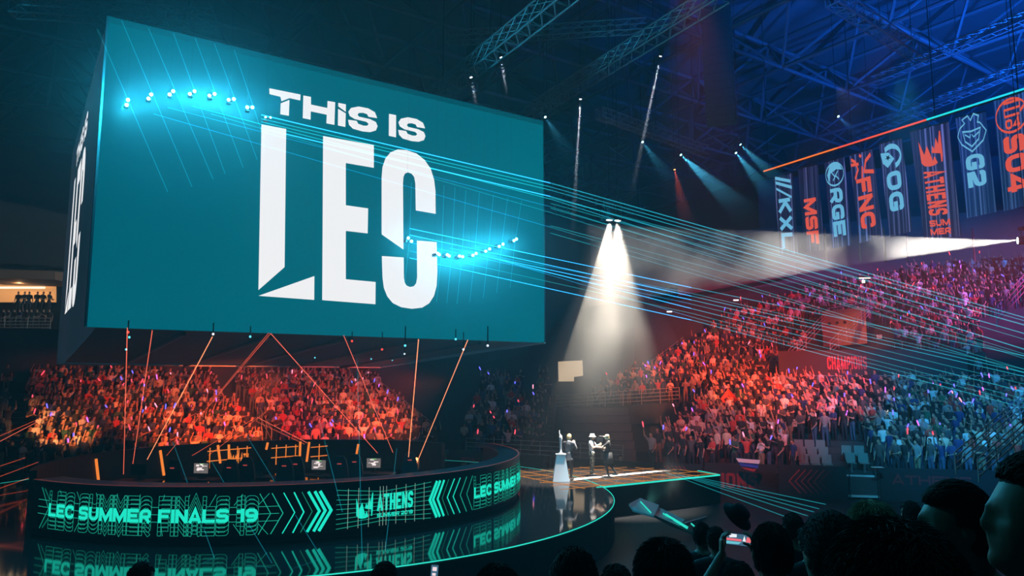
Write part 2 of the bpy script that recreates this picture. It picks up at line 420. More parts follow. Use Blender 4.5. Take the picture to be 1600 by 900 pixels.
railing('sloping stair railing left of the red upper right crowd', at_depth(1019, 583, 58), at_depth(1086, 532, 63), 1.0, 4, 1.5)
railing('second sloping stair railing, beside the red upper right crowd', at_depth(1066, 567, 60), at_depth(1106, 533, 63), .9, 3, 1.5)
railing('sloping railing on the left of the orange lit stairwell', at_depth(1233, 573, 50), at_depth(1297, 505, 54), 1.1, 4, 1.5)
railing('level railing above the orange lit stairwell', at_depth(1297, 505, 54), at_depth(1358, 496, 53), 1.1, 3, 1.5)
railing('sloping railing on the right of the orange lit stairwell', at_depth(1298, 557, 49), at_depth(1358, 497, 53), 1.0, 4, 1.5)
railing('blue lit sloping railing at the right edge above the teal crowd', at_depth(1558, 512, 44), at_depth(1622, 440, 47), 1.3, 4, 1.5)
railing('blue sloping stair railing behind the large man at the right edge', at_depth(1494, 742, 24.5), at_depth(1660, 598, 27.5), .72, 4, 1.1, r=.022)
railing('second blue sloping stair railing, just right of the first', at_depth(1530, 754, 23.6), at_depth(1680, 618, 26.4), .72, 4, 1.1, r=.022)
railing('dim horizontal railing in front of the dark far corner', (-2.6, 42.6, 1.05), (5.6, 37.9, 1.05), .95, 4, 1.2, r=.02)
railing('dim stair railing sloping down between left stand and dark corner', on(SA, 26.3, 16, .3), on(SA, 26.6, 2, .4), 1.0, 3, 1.5, r=.022)
railing('orange lit stair railing at the left edge of the left stand', on(SA, 5.0, .3, 0), on(SA, 5.0, 4.3, 0), 1.0, 2, 1.6)
railing('short rail down the stairs between the two blocks of the left stand', on(SA, 17.5, 3, 0), on(SA, 17.5, 10, 0), 1.0, 2, 1.6)
railing('grey railing along the balcony in front of the lit box', at_depth(-30, 517, 57), at_depth(78, 517, 57.4), 1.0, 4, 1.5)
for k, yy in enumerate((380, 330, 270)):
    nm = ('lowest', 'middle', 'topmost')[k]
    railing('%s thin rail across the dark upper tier at far left' % nm, at_depth(-40, yy, 64+3*k), at_depth(84, yy+9, 65+3*k), .9, 3, 2.2, 'steel', .03)

# far left balcony box lit from inside
t = thing('balcony_box', 'orange lit box behind the balcony at far left, dark figures inside', 'balcony', at_depth(20, 500, 60))
a, b = at_depth(-60, 500, 59.5), at_depth(86, 500, 60.5)
mb = MB(); mb.slab([at_depth(-60, 472, 63.5), at_depth(86, 472, 64), at_depth(86, 440, 64), at_depth(-60, 436, 63.5)], (0, -1, 0), .2)
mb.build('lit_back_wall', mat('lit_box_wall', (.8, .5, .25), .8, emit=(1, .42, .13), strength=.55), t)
mb = MB(); mb.slab([at_depth(-60, 433, 58), at_depth(86, 437, 58.6), at_depth(86, 418, 58.6), at_depth(-60, 413, 58)], (0, -1, 0), 5); mb.build('fascia', mat('box_fascia', (.28, .2, .13), .8), t)
mb = MB(); mb.slab([at_depth(-60, 560, 57.2), at_depth(84, 560, 57.8), at_depth(84, 518, 57.8), at_depth(-60, 518, 57.2)], (0, -1, 0), 6); mb.build('parapet', M['concrete'], t)
for k in range(7):
    p = at_depth(2+k*9.4, 530, 57.1); mb = MB(); mb.tube([p, p+Vector((0, -.12, 0))], .16, 12); mb.build('round_vent', M['matte'], t)
mb = MB(); p = at_depth(30, 449.5, 63); mb.box(p, (4.4, .15, .16)); mb.build('ceiling_lamp', glow('box_lamp', (1, .75, .45), 2.2), t)
point('balcony_lamp', at_depth(30, 442, 61.5), (1, .5, .2), 260, .2)
mb = MB(); p = at_depth(24, 541.5, 53); mb.box(p, (.5, .14, .12)); tag(mb.build('wall_lamp', glow('amber_wall_lamp', (1, .45, .1), 3)), 'small amber lamp on the wall under the far left balcony', 'lamp')

# far corner details
mb = MB(); mb.slab([at_depth(873, 596, 56.2), at_depth(897, 596, 56.2), at_depth(897, 589, 56.2), at_depth(911, 587, 56.2), at_depth(910, 563, 56.2), at_depth(872, 565, 56.2)], (0, -1, 0), .12)
pan = thing('lit_window', 'bright cream lit window panel high in the far corner', 'window', at_depth(890, 600, 56.3))
mb.build('panel', glow('cream_window', (.85, .62, .4), .62), pan)
mb = MB(); mb.tube([at_depth(871, 564, 56.05), at_depth(911, 562, 56.05)], .06); mb.tube([at_depth(871, 597, 56.05), at_depth(871, 564, 56.05)], .06); mb.build('frame', M['steel'], pan)
# stepped blocks of the far corner, reached by the red light
mb = MB()
for k in range(6): mb.box((5.4+k*.04, 46.4+k*.8, .5+.24*k), (4.4, .8, 1.0+.48*k))
struct(mb.build('stand_block', M['concrete']), 'stepped concrete block in the corner behind the stage', 'stand')
wall('wall_gap', (3.4, 54.8), (20, 55.8), 0, 3.3, M['dark_concrete'], label='dark wall under the upper right stand')

# stairwell in the upper right stand
mb = MB()
a0, a1 = on(SE, 19.3, 6.2, .2), on(SE, 22.2, 6.2, .2)
mb.slab([a0, a1, a1+Z*2.6, a0+Z*2.6], (-.4, -.9, 0), 2.2)
sw = mb.build('stairwell_block', mat('stairwell_paint', (.3, .16, .1), .75)); struct(sw, 'orange lit concrete stairwell block in the upper right stand', 'stairwell')
for k in range(3):
    p = on(SE, 19.8+.5*k, 6.1, 1.9); mb = MB(); mb.ball(p, .11, 8); mb.tube([p, p+Vector((0, .2, 0))], .05)
    tag(mb.build('wall_vent', M['matte']), '%s of three dark round fittings on the orange stairwell wall' % ('leftmost', 'middle', 'rightmost')[k], 'fitting')

# board walls around the floor -----------------------------------------
def board(label, a, b, z0, z1, draw=None, cat='board', pr='redprint'):
    a = Vector((*a, z0)); b = Vector((*b, z0)); ex = (b-a).normalized(); n = ex.cross(Z)
    t = thing('advert_board', label, cat, a)
    mb = MB(); mb.slab([a, b, b+Z*(z1-z0), a+Z*(z1-z0)], n, .12); mb.build('panel', M['board'], t)
    if draw:
        s = plane_surf(a, ex, Z, 0); sf = lambda x, y: s(x, y)+n*.012
        mb = MB(); draw(mb, sf, (b-a).length); mb.build('print', M[pr], t)
    return t
def d_left(mb, sf, L):
    put_text(mb, 'LEC', L*.285, .40, .5, sf, .8, .26, .1)
    put_text(mb, 'FINALS', L*.60, .5, .34, sf)
def chevrons(mb, sf, x, y, h, n, d, th, sgn=1, mi=0, skip=()):
    for k in range(n):
        if k in skip: continue
        xx = x+k*d; tk = th[k] if isinstance(th, (list, tuple)) else th
        put_stroke(mb, [Vector((xx-sgn*h*.22, y+h)), Vector((xx+sgn*h*.22, y+h/2)), Vector((xx-sgn*h*.22, y))], tk, sf, mi)
board('long black board along the left stand with dim red print', (-24.2, 31.7), (-3.7, 42.9), 0, 1.2, d_left)
board('grey black board with red FINALS print in front of the dark corner', (-3.6, 42.8), (1.6, 39.4), 0, 1.35, lambda mb, sf, L: put_text(mb, 'FINALS', .9, .55, .42, sf))
board('short black board with red slanted lines behind the stage tip', (2.0, 38.6), (9.0, 35.6), 0, 1.3, lambda mb, sf, L: chevrons(mb, sf, L-1.6, .2, 1.0, 6, .18, .05))
pD = lambda s_: (SD.p0+SD.d*s_-SD.n*.15)
def seg(s0, s1): a = pD(s0); b = pD(s1); return (a.x, a.y), (b.x, b.y)
board('black board with large red IONS lettering near the flag', *seg(3.0, 6.2), 0, 1.42, lambda mb, sf, L: put_text(mb, 'PIONS', .25, .3, .68, sf, .62, .2, .1))
def d_chev(mb, sf, L): chevrons(mb, sf, .7, .18, 1.05, 6, .26, [.07, .06, .05, .04, .03, .02], -1)
board('black board with fading red chevrons left of the stairs gap', *seg(6.25, 9.15), 0, 1.42, d_chev)
board('dark board with dim red ATHENS lettering right of the stairs', *seg(10.5, 19), 0, 1.42, lambda mb, sf, L: put_text(mb, 'ATHENS', .5, .72, .4, sf, 1.2, .22, .12))
aa, bb = on(SE, 16.6, -.7), on(SE, 27.5, -.7)
board('dark wall with red CHAMPIONS lettering above the lower right stand', (aa.x, aa.y), (bb.x, bb.y), 4.2, 7.2, lambda mb, sf, L: put_text(mb, 'CHAMPIONS', 3.0, 1.75, .85, sf, .62, .2, .12, fit=2.35*1.0), 'wall', 'redbright')
# steps in the gap between the boards, with handrails and the empty seats beside them
t = thing('floor_stairs', 'lit steps in the gap between the boards of the lower right stand', 'stairs', pD(9.8))
for k in range(4):
    mb = MB(); c = pD(9.83)+SD.n*(.1+.28*k)+Z*(.14+.13*k*2); mb.box(c, (1.25, .3, .08), SD.d, SD.n); mb.build('step', mat('pale_step', (.6, .62, .62), .6), t)
for k in (9.25, 10.4):
    mb = MB(); p = pD(k)-SD.n*.1; mb.tube([p, p+Z*1.2, p+SD.n*1.3+Z*1.9], .03); mb.build('handrail', M['black'], t)
seatm = mat('pale_seat', (.14, .18, .18), .5)
def seat(label, p, d, n):
    t = thing('stand_seat', label, 'seat', p, 'empty pale seats beside the stairs of the lower right stand')
    mb = MB(); mb.box(p+Z*.42, (.42, .4, .05), d, n); mb.build('seat_pan', seatm, t)
    mb = MB(); mb.box(p+n*.2+Z*.64, (.42, .05, .42), d, (n+Z*-.15).normalized(), (Z+n*.15).normalized()); mb.build('backrest', seatm, t)
    mb = MB(); mb.box(p+Z*.2, (.06, .3, .4), d, n); mb.build('pedestal', M['steel'], t)
ordn = ['first', 'second', 'third', 'fourth', 'fifth', 'sixth', 'seventh', 'eighth', 'ninth', 'tenth', 'eleventh', 'twelfth', 'thirteenth', 'fourteenth', 'fifteenth', 'sixteenth', 'seventeenth', 'eighteenth', 'nineteenth', 'twentieth']
for r in range(3):
    for k in range(3): seat('empty pale seat left of the floor stairs, row %d from the front, %s of three' % (r+1, ('left', 'middle', 'right')[k]), on(SD, 7.45+.5*k, r+.45), SD.d, SD.n)
for r in range(2):
    for k in range(2): seat('empty pale seat in the stairs gap, row %d from the front, %s of two' % (r+1, ('left', 'right')[k]), on(SD, 9.5+.55*k, r+.75), SD.d, SD.n)

# ================================================================== hanging screen cube
FL = Vector((-11.7245, 20.2207, 0)); WID = 15.68; ZB, ZT, ZBK = 6.75, 15.77, 6.0
FR = FL+U*WID; BL = FL+V*WID; BR = FR+V*WID
cube = thing('screen_cube', 'huge teal four sided video cube hanging over the stage', 'screen', FL+U*WID/2+V*WID/2+Z*ZB)
nf = -V
SFf = lambda x, y: FL+U*x+Z*(ZB+y)+nf*.0
mb = MB(); mb.slab([SFf(0, 0), SFf(WID, 0), SFf(WID, ZT-ZB), SFf(0, ZT-ZB)], nf, .25); front = mb.build('front_screen', M['screen'], cube)
def spx(px, py):  # a point measured on the front screen, in metres along and up it
    r = ray(px, py); o = Vector((0, 0, CZ)); k = (FL-o).dot(nf)/r.dot(nf); p = o+r*k
    return (p-FL).dot(U), p.z-ZB
def c2(L): return [spx(380+x*.3, 100+y*.3) for x, y in L]
def c9(L): return [spx(390+x*320/900, 180+y*320/900) for x, y in L]
SFt = lambda x, y: FL+U*x+Z*(ZB+y)+nf*.02
S1 = [(697, 283), (651, 276), (644, 262), (622, 255), (602, 256), (594, 265), (602, 275), (660, 288), (690, 303), (699, 325), (690, 347), (660, 356), (620, 352), (570, 338), (550, 318), (545, 291), (590, 297), (598, 312), (625, 322), (645, 322), (652, 313), (640, 302), (580, 288), (554, 272), (546, 250), (560, 230), (600, 222), (650, 232), (685, 252)]
S2 = [(806+(x-545)*142/154, 278+(y-222)*128/134) for x, y in S1]
def cpath(L): return c9(L)
LETTERS = [c2(q) for q in ([(135, 127), (298, 160), (296, 191), (240, 179), (198, 195), (193, 172), (136, 158)], [(194, 206), (240, 188), (237, 271), (192, 263)],
    [(312, 165), (352, 172), (352, 212), (437, 230), (438, 193), (478, 200), (474, 318), (432, 310), (434, 265), (351, 248), (350, 291), (309, 283)],
    [(494, 203), (534, 211), (533, 250), (494, 222)], [(493, 234), (533, 258), (531, 329), (492, 321)], [(758, 260), (795, 267), (795, 383), (757, 375)])]
LETTERS += [c2(S1), c2(S2)]
LETTERS += [c9(q) for q in ([(51, 41), (160, 61), (153, 668), (38, 769)], [(38, 794), (284, 707), (283, 812)],
    [(322, 92), (545, 132), (545, 232), (422, 211), (422, 396), (520, 410), (518, 520), (422, 509), (422, 721), (553, 733), (552, 831), (318, 813)])]
CU = [(579, 524), (579, 275), (583, 228), (596, 190), (618, 164), (650, 151), (690, 154), (733, 169), (768, 197), (795, 236), (810, 285), (816, 335), (817, 434),
      (729, 419), (727, 300), (722, 272), (711, 258), (695, 252), (682, 257), (675, 272), (673, 300), (675, 591)]
CD = [(580, 619), (676, 625), (677, 710), (680, 734), (688, 748), (703, 755), (720, 752), (731, 738), (735, 712), (734, 551), (821, 558), (824, 690), (821, 750), (809, 795), (788, 827), (757, 846), (712, 851), (665, 844), (628, 826), (604, 797), (589, 760), (583, 715)]
LETTERS += [c9(CU), c9(CD)]
import mathutils.geometry as geo
def put_ngon(mb, pts, surf, mi=0):
    tr = geo.tessellate_polygon([[Vector((p[0], p[1], 0)) for p in pts]])
    mb.add([surf(*p) for p in pts], [tuple(t_) for t_ in tr], mi)
mb = MB()
for q in LETTERS: put_ngon(mb, q, SFt)
mb.build('lettering', M['white_led'], front)
for a, b in ((SFf(0, 0), SFf(0, ZT-ZB)), (SFf(WID, 0), SFf(WID, ZT-ZB))):
    mb = MB(); mb.box((a+b)/2+V*.13, (.06, .262, ZT-ZB), U, V); mb.build('corner_edge', M['cubeframe'], front)
# side screen: the lower edge curves down towards the back
def curve_side(A, B, name, m, letters):
    N = 14; d = (B-A); mb = MB(); out = (d.normalized()).cross(Z)
    if out.dot(A-(FL+U*WID/2+V*WID/2)) < 0: out = -out
    zb = lambda t: ZB+(ZBK-ZB)*(t**.8)
    P = [A+d*(.0166+.9834*i/N) for i in range(N+1)]
    vs = [p+Z*zb(i/N) for i, p in enumerate(P)]+[p+Z*ZT for p in P]; vs2 = [v-out*.25 for v in vs]; n = N+1
    fs = [(i, i+1, n+i+1, n+i) for i in range(N)]; fs2 = [tuple(2*n+k for k in f[::-1]) for f in fs]
    rim = list(range(n))+list(range(2*n-1, n-1, -1)); k = len(rim)
    mb.add(vs+vs2, fs+fs2+[(rim[i], 2*n+rim[i], 2*n+rim[(i+1) % k], rim[(i+1) % k]) for i in range(k)])
    o = mb.build(name, m, cube)
    if letters:
        sf = lambda x, y: B-d*(x/WID)+Z*(ZB+y)+out*.03
        mb2 = MB()
        for q in LETTERS: put_ngon(mb2, q, sf)
        mb2.build('lettering', M['white_led'], o)
curve_side(FL, BL, 'left_screen', M['screen_side'], True)
curve_side(FR, BR, 'right_screen', M['screen_side'], False)
mb = MB(); mb.slab([BL+Z*ZBK, BR+Z*ZBK, BR+Z*ZT, BL+Z*ZT], V, .25); mb.build('back_screen', M['screen_side'], cube)
mb = MB(); mb.slab([FL+Z*(ZB+.02)+V*.3+U*.3, FR+Z*(ZB+.02)+V*.3-U*.3, BR+Z*(ZBK+.05)-V*.3-U*.3, BL+Z*(ZBK+.05)-V*.3+U*.3], -Z, .2); mb.build('underside', mat('cube_underside', (.004, .008, .011), .7), cube)
mb = MB(); mb.slab([FL+Z*ZT, FR+Z*ZT, BR+Z*ZT, BL+Z*ZT], Z, .2); mb.build('top_cover', M['matte'], cube)
mb = MB(); mb.tube([BL+Z*ZBK, BR+Z*ZBK], .06); mb.tube([BR+Z*ZBK, FR+Z*ZB], .05); mb.build('lower_rim', mat('pale_rim', (.35, .36, .36), .5), cube)
for k in range(1, 6):
    mb = MB(); p, q = FL+U*WID*k/6+V*.6+Z*(ZB-.08), BL+U*WID*k/6-V*.6+Z*(ZBK-.06); mb.tube([p, q], .07); mb.build('underside_bar', M['black'], cube)
# small lamps under the cube
k = 0
for (px, py, cc) in ((200, 519, 'r'), (202, 527, 't'), (197, 546, 't'), (333, 522, 'w'), (391, 526, 't'), (550, 533, 'r'), (597, 546, 'r'), (492, 559, 't'), (633, 540, 't'), (632, 553, 'w'), (613, 563, 't'), (580, 561, 't'), (712, 530, 't'), (724, 546, 'w'), (762, 540, 'w')):
    z = 6.25 if py > 535 else 6.5; p = at_height(px, py, z); q = Vector((p.x, p.y, 6.80-.75*min(1, max(0, (p-FL).dot(V)/WID))))
    nmc = {'r': 'red', 't': 'teal', 'w': 'white'}[cc]; k += 1
    t = thing('small_lamp', '%s pin lamp under the video cube, %s from the left of those hung there' % (nmc, ordn[k-1]), 'lamp', p, 'pin lamps under the video cube')
    mb = MB(); mb.ball(p, .035, 8); mb.build('lens', M['pin_red'] if cc == 'r' else M['pin_teal'] if cc == 't' else M['pin_white'], t)
    mb = MB(); mb.tube([p+Z*.05, q], .018); mb.build('housing', M['black'], t)

# ================================================================== stage
SCc = UV(8.25, 27.55); SR = 12.12
def circ(c, r, a0, a1, n): return [c+Vector((math.cos(a0+(a1-a0)*i/n)*r, math.sin(a0+(a1-a0)*i/n)*r, 0)) for i in range(n+1)]
stage = thing('stage', 'round glossy black stage with teal lit rim under the video cube', 'stage', SCc)
mb = MB(); mb.prism([(p.x, p.y) for p in circ(SCc, SR, 0, 2*PI, 96)[:-1]], 0, 1.14); mb.build('skirt', M['deckside'], stage)
mb = MB(); mb.prism([(p.x, p.y) for p in circ(SCc, SR-.04, 0, 2*PI, 96)[:-1]], 1.14, 1.2); mb.build('deck', M['deck'], stage)
mb = MB(); ring = circ(SCc, SR+.005, 0, 2*PI, 128); mb.tube([p+Z*1.19 for p in ring], .014, 6, 0, False); mb.build('rim_light', M['tealline'], stage)
# runway with amber inlays
RW = [(17.2, 22.2), (25.7, 22.1), (26.0, 23.6), (24.9, 25.8), (23.4, 27.6), (18.6, 28.2)]
rw = thing('runway', 'glossy runway joined to the stage with an amber light grid in its floor', 'stage', UV(21, 25))
pts = [UV(*p) for p in RW]
edge = [q for q in circ(SCc, SR+.03, 0, 2*PI, 360) if q.dot(U) > 17 and 22.2 <= q.dot(V) <= 28.2]; edge.sort(key=lambda q: -q.dot(V)); deckpts = pts[1:5]+[UV(edge[0].dot(U), 28.2)]+edge
mb = MB(); mb.prism([(p.x, p.y) for p in deckpts], 0, 1.15); mb.build('skirt', M['deckside'], rw)
mb = MB(); mb.prism([(p.x, p.y) for p in deckpts], 1.15, 1.2); mb.build('deck', M['deck'], rw)
mb = MB(); e = [p+Z*1.19 for p in (pts[0]+(pts[1]-pts[0])*.19, pts[1], pts[2])]; mb.tube(e, .035); mb.build('edge_light', M['tealline'], rw)
mb = MB(); gs = lambda x, y: UV(x, y, 1.2095)
def clipline(a, b):
    # keep the part of a straight inlay that lies on the runway or the stage edge
    n = 60; run = []
    for i in range(n+1):
        x = a[0]+(b[0]-a[0])*i/n; y = a[1]+(b[1]-a[1])*i/n
        if inside(x, y): run.append(Vector((x, y)))
        elif len(run) > 1: yield run; run = []
        else: run = []
    if len(run) > 1: yield run
def inside(x, y):
    n = len(RW); c = False
    for i in range(n):
        (x1, y1), (x2, y2) = RW[i], RW[(i+1) % n]
        if (y1 > y) != (y2 > y) and x < (x2-x1)*(y-y1)/(y2-y1)+x1: c = not c
    return c
for k in range(9): 
    for run in clipline((17.2+k*1.05, 22.1), (17.2+k*1.05, 28.3)): put_stroke(mb, run, .06, gs)
for k in range(6):
    for run in clipline((17, 22.5+k*.98), (26.5, 22.5+k*.98)): put_stroke(mb, run, .06, gs)
for k in range(3):
    for run in clipline((17.2+2.4*k, 22.1), (12.8+2.4*k, 28.2)): put_stroke(mb, run, .05, gs)
mb.build('amber_inlay', M['orangeline'], rw)
mb = MB(); put_stroke(mb, [Vector((18.6, 24.45)), Vector((25.0, 24.45))], .42, lambda x, y: UV(x, y, 1.2085)); mb.build('white_strip', mat('white_vinyl', (.8, .8, .8), .35), rw)  # pale strip paints the spotlight's reflection onto the runway floor
# ramp of folded panels going down to the floor at the right of the stage
rp = thing('folded_ramp', 'folded angular ramp with teal light bars going down right of stage', 'ramp', at_height(1040, 800, 0))
A = [at_height(983, 787, 1.16), at_height(1000, 778, 1.12), at_height(1030, 789, .95), at_height(1022, 806, .9), at_height(990, 797, 1.0)]
def poly3(mb, P, th=.06, mi=0):
    n = (P[1]-P[0]).cross(P[2]-P[0]).normalized()
    if n.z < 0: n = -n
    mb.slab(P, n, th, mi)
rampm = mat('ramp_panel', (.3, .28, .27), .35)
for P in (A, [at_height(1000, 778, 1.12), at_height(1070, 812, .6), at_height(1062, 822, .5), at_height(1020, 804, .9)],
          [at_height(1020, 804, .9), at_height(1062, 822, .5), at_height(1108, 842, .06), at_height(1050, 820, .5)],
          [at_height(1062, 818, .55), at_height(1103, 806, .05), at_height(1086, 818, .02)]):
    mb = MB(); poly3(mb, P); mb.build('ramp_panel', rampm, rp)
for a, b in (((1001, 784), (1017, 801)), ((1040, 803), (1075, 824)), ((1036, 802), (1074, 826)), ((1080, 818), (1108, 842))):
    mb = MB(); mb.tube([at_height(*a, 1.12 if a[0] < 1020 else .8), at_height(*b, .96 if b[0] < 1020 else .45 if b[0] < 1100 else .1)], .022); mb.build('light_bar', M['tealline'], rp)

# ================================================================== round counter of LED panels
KC = UV(8.5, 27.4); KR = 8.5
ctr = thing('led_counter', 'round black counter with a bright aqua LED band saying SUMMER FINALS', 'counter', KC+Z*1.2)
def kang(px):  # angle on the counter where the sight line at a picture column meets it (used once to place the artwork)
    r = ray(px, 700); a = r.x**2+r.y**2; b = -2*(r.x*KC.x+r.y*KC.y); c = KC.x**2+KC.y**2-KR**2; D = b*b-4*a*c
    if D < 0: D = 0
    k = (-b-math.sqrt(D))/(2*a); return math.atan2(r.y*k-KC.y, r.x*k-KC.x)
A0 = kang(62); A1 = kang(818)
if A1 < A0: A1 += 2*PI
wrap = lambda a_: a_ if a_ >= A0-.5 else a_+2*PI
def ks(px): return (wrap(kang(px))-A0)*KR   # arc length from the left end
def ksurf(off=.02, zoff=0.):
    def f(x, y): a_ = A0+x/KR; return Vector((KC.x+math.cos(a_)*(KR+off), KC.y+math.sin(a_)*(KR+off), y))
    return f
def shell(mb, a0, a1, r0, r1, z0, z1, n=72, mi=0):
    vs = []; fs = []
    for i in range(n+1):
        a_ = a0+(a1-a0)*i/n; c_, s_ = math.cos(a_), math.sin(a_)
        vs += [Vector((KC.x+c_*r, KC.y+s_*r, z)) for r, z in ((r1, z0), (r1, z1), (r0, z1), (r0, z0))]
    for i in range(n):
        for k in range(4): fs.append((i*4+k, (i+1)*4+k, (i+1)*4+(k+1) % 4, i*4+(k+1) % 4))
    fs += [(0, 1, 2, 3), (n*4+3, n*4+2, n*4+1, n*4)]
    mb.add(vs, fs, mi)
AE = A1+.55; AS = A0-.02
mb = MB(); shell(mb, AS, AE, KR-.5, KR-.04, 1.2, 1.4); mb.build('plinth', M['matte'], ctr)
mb = MB(); shell(mb, AS, AE, KR-.35, KR, 1.36, 2.56); ledp = mb.build('led_panel', mat('led_black', (.004, .006, .008), .4), ctr)
mb = MB(); shell(mb, AS, AE, KR-.75, KR+.03, 2.56, 2.62); mb.build('counter_top', mat('counter_top', (.02, .02, .022), .3), ctr)
mb = MB(); shell(mb, AS, AE, KR-.05, KR-.01, 2.621, 2.628); mb.build('red_trim', mat('red_trim', (.6, .08, .05), .5, emit=(1, .1, .05), strength=.12), ctr)
sf = ksurf()
Z0, ZH = 1.40, 1.05   # picture area of the band
zy = lambda f: Z0+f*ZH
dark = {}; tdark = {}; title = {}; echo = {}; emb = MB(); tail = {}; techo = {}; green2 = MB(); gridm = MB(); arrows = MB(); arrows2 = MB(); main = MB(); thin = MB(); green = MB(); pale = MB()
def echo_text(x0, x1):
    h = .33; f = x1-x0
    TX = 'LEC SUMMER FINALS 19'; a_ = (.92, .25, .06)
    for k in (3, 2, 1):   # each row stands in front of the one behind it
        for s_ in (-1, 1):
            put_text(dark, TX, x0, zy(.325)+s_*.1*k*ZH, h, ksurf(.0205+.0025*(3-k)), *a_, fit=f)
            put_text(echo, TX, x0, zy(.325)+s_*.1*k*ZH, h, ksurf(.0215+.0025*(3-k)), *a_, fit=f, outline=.0095)
    put_text(title, TX, x0, zy(.325), h, ksurf(.029), *a_, fit=f)
xa, xb = ks(85), ks(408)
echo_text(xa, xb)
cell = (xb-xa)/10
for k in range(11):
    sx = (k-5)*.05; put_stroke(thin, [Vector((xa+k*cell+sx, zy(.98))), Vector((xa+k*cell-.0, zy(.72)))], .012, sf)
    put_stroke(thin, [Vector((xa+k*cell+sx, zy(.02))), Vector((xa+k*cell, zy(.28)))], .012, sf)
for f in (.33, .5, .67): put_stroke(thin, [Vector((ks(68), zy(f)+.03)), Vector((xb+.5, zy(f)))], .012, sf, sub=.3)
put_stroke(thin, [Vector((ks(72), zy(1))), Vector((ks(84), zy(.5))), Vector((ks(72), zy(0)))], .018, sf)
for px0, px1, tk, mbx in ((409, 427, .018, thin), (428, 446, .022, thin), (446, 464, .026, arrows), (462, 478, .035, arrows), (474, 491, .022, green), (484, 502, .07, arrows), (494, 511, .075, arrows), (502, 520, .08, arrows)):
    put_stroke(mbx, [Vector((ks(px0), zy(.98))), Vector((ks(px1), zy(.5))), Vector((ks(px0), zy(.02)))], tk, sf)
# grid behind the emblem
xs = [546, 562, 578, 595, 600, 605, 620, 635, 649, 663]
for px in xs: put_stroke(pale, [Vector((ks(px), zy(.99))), Vector((ks(px), zy(.01)))], .014, sf)
xm = ks(600)
for k in range(9):
    yy = .08+k*.105
    put_stroke(gridm, [Vector((ks(528), zy(.5+(yy-.5)*1.12))), Vector((xm, zy(.5+(yy-.5)*.86))), Vector((ks(674), zy(.5+(yy-.5)*1.12)))], .011, sf, sub=.3)
ex0 = ks(559); ew = ks(585)-ex0; eh = .7
for q in EMBLEM: put_ngon(emb, [(ex0+x*ew, zy(.2)+y*eh*.88) for x, y in q], sf)
put_text(emb, 'ATHENS', ks(591), zy(.38), .44, sf, .56, .2, .07, fit=ks(646)-ks(591))
put_text(emb, 'SUMMER 2019', ks(591), zy(.22), .1, sf, 1.3, .24, .1, fit=ks(646)-ks(591))
for px0, px1, tk, mbx in ((683, 672, .085, arrows2), (688, 677, .08, arrows2), (694, 684, .07, arrows2), (701, 691, .022, green2), (710, 699, .035, arrows2), (719, 708, .03, arrows2), (729, 719, .024, gridm), (738, 729, .02, gridm)):
    put_stroke(mbx, [Vector((ks(px0), zy(.98))), Vector((ks(px1), zy(.5))), Vector((ks(px0), zy(.02)))], tk, sf)
t1_, e1_, d1_ = title, echo, dark; title, echo, dark = tail, techo, tdark; xc = ks(740); echo_text(xc, xc+(xb-xa)); title, echo, dark = t1_, e1_, d1_
for nm_, gs_, mm_ in (('title_lettering', title, 'aqua'), ('end_lettering', tail, 'aqua'), ('echo_lettering', echo, 'aquathin'), ('echo_lettering', techo, 'aquathin'), ('dark_lettering', dark, 'deckside'), ('dark_lettering', tdark, 'deckside')):
    for g_ in gs_.values(): g_.build(nm_, M[mm_], ledp)
for nm_, g_ in (('emblem_artwork', emb), ('chevron_artwork', arrows), ('chevron_artwork', arrows2)): g_.build(nm_, M['aqua'], ledp)
for nm_, g_ in (('outline_artwork', thin), ('grid_artwork', gridm)): g_.build(nm_, M['aquathin'], ledp)
green.build('dim_chevron', M['aquagreen'], ledp); green2.build('dim_chevron', M['aquagreen'], ledp); pale.build('grid_line', M['palegrid'], ledp)
# far inner side of the ring: amber artwork facing the camera
inner = thing('inner_panel', 'amber lit inner panel seen over the counter behind the gaming desks', 'screen', KC+Z*1.2)
def isurf(px): r = ray(px, 700); a = r.x**2+r.y**2; b = -2*(r.x*KC.x+r.y*KC.y); c = KC.x**2+KC.y**2-(KR-.8)**2; D = max(0, b*b-4*a*c); k = (-b+math.sqrt(D))/(2*a); return math.atan2(r.y*k-KC.y, r.x*k-KC.x)
b0, b1 = isurf(60), isurf(690)
if b0 < b1: b0 += 2*PI
mb = MB(); shell(mb, b1, b0, KR-.8, KR-.6, 1.2, 2.5, 48); mb.build('panel', mat('inner_black', (.006, .006, .007), .5), inner)
def ip(px, z): a_ = isurf(px); return Vector((KC.x+math.cos(a_)*(KR-.83), KC.y+math.sin(a_)*(KR-.83), z))
barsm = MB()
for px, lean, z0, z1 in ((250, 8, 1.3, 2.35), (340, 5, 1.6, 2.4), (357, 2, 1.5, 2.4), (418, -2, 2.1, 2.42), (469, 0, 1.5, 2.42), (483, -3, 1.5, 2.4), (150, 6, 1.5, 2.3), (560, -4, 1.5, 2.3)):
    barsm.tube([ip(px, z1), ip(px+lean, z0)], .052, 6)
barsm.build('amber_bar', M['amber_led'], inner)
for (c_, d_), pxs in (((324, 392), (328, 371, 386)), ((424, 466), (432, 447, 462)), ((486, 512), (499,))):
    lt = MB()
    for px in pxs: lt.tube([ip(px, 1.4), ip(px, 2.3)], .02)
    for z in (1.72, 2.15): lt.tube([ip(c_, z), ip(d_, z+.06)], .02)
    lt.build('amber_grid', M['amber_led'], inner)
mb = MB(); c0 = ip(361, 1.45); ex = (ip(386, 1.45)-c0); sfi = lambda x, y: c0+ex*x+Z*y*.7+Vector((0, -.03, 0))
for q in EMBLEM: put_ngon(mb, q, lambda x, y: sfi(x*.55, y))
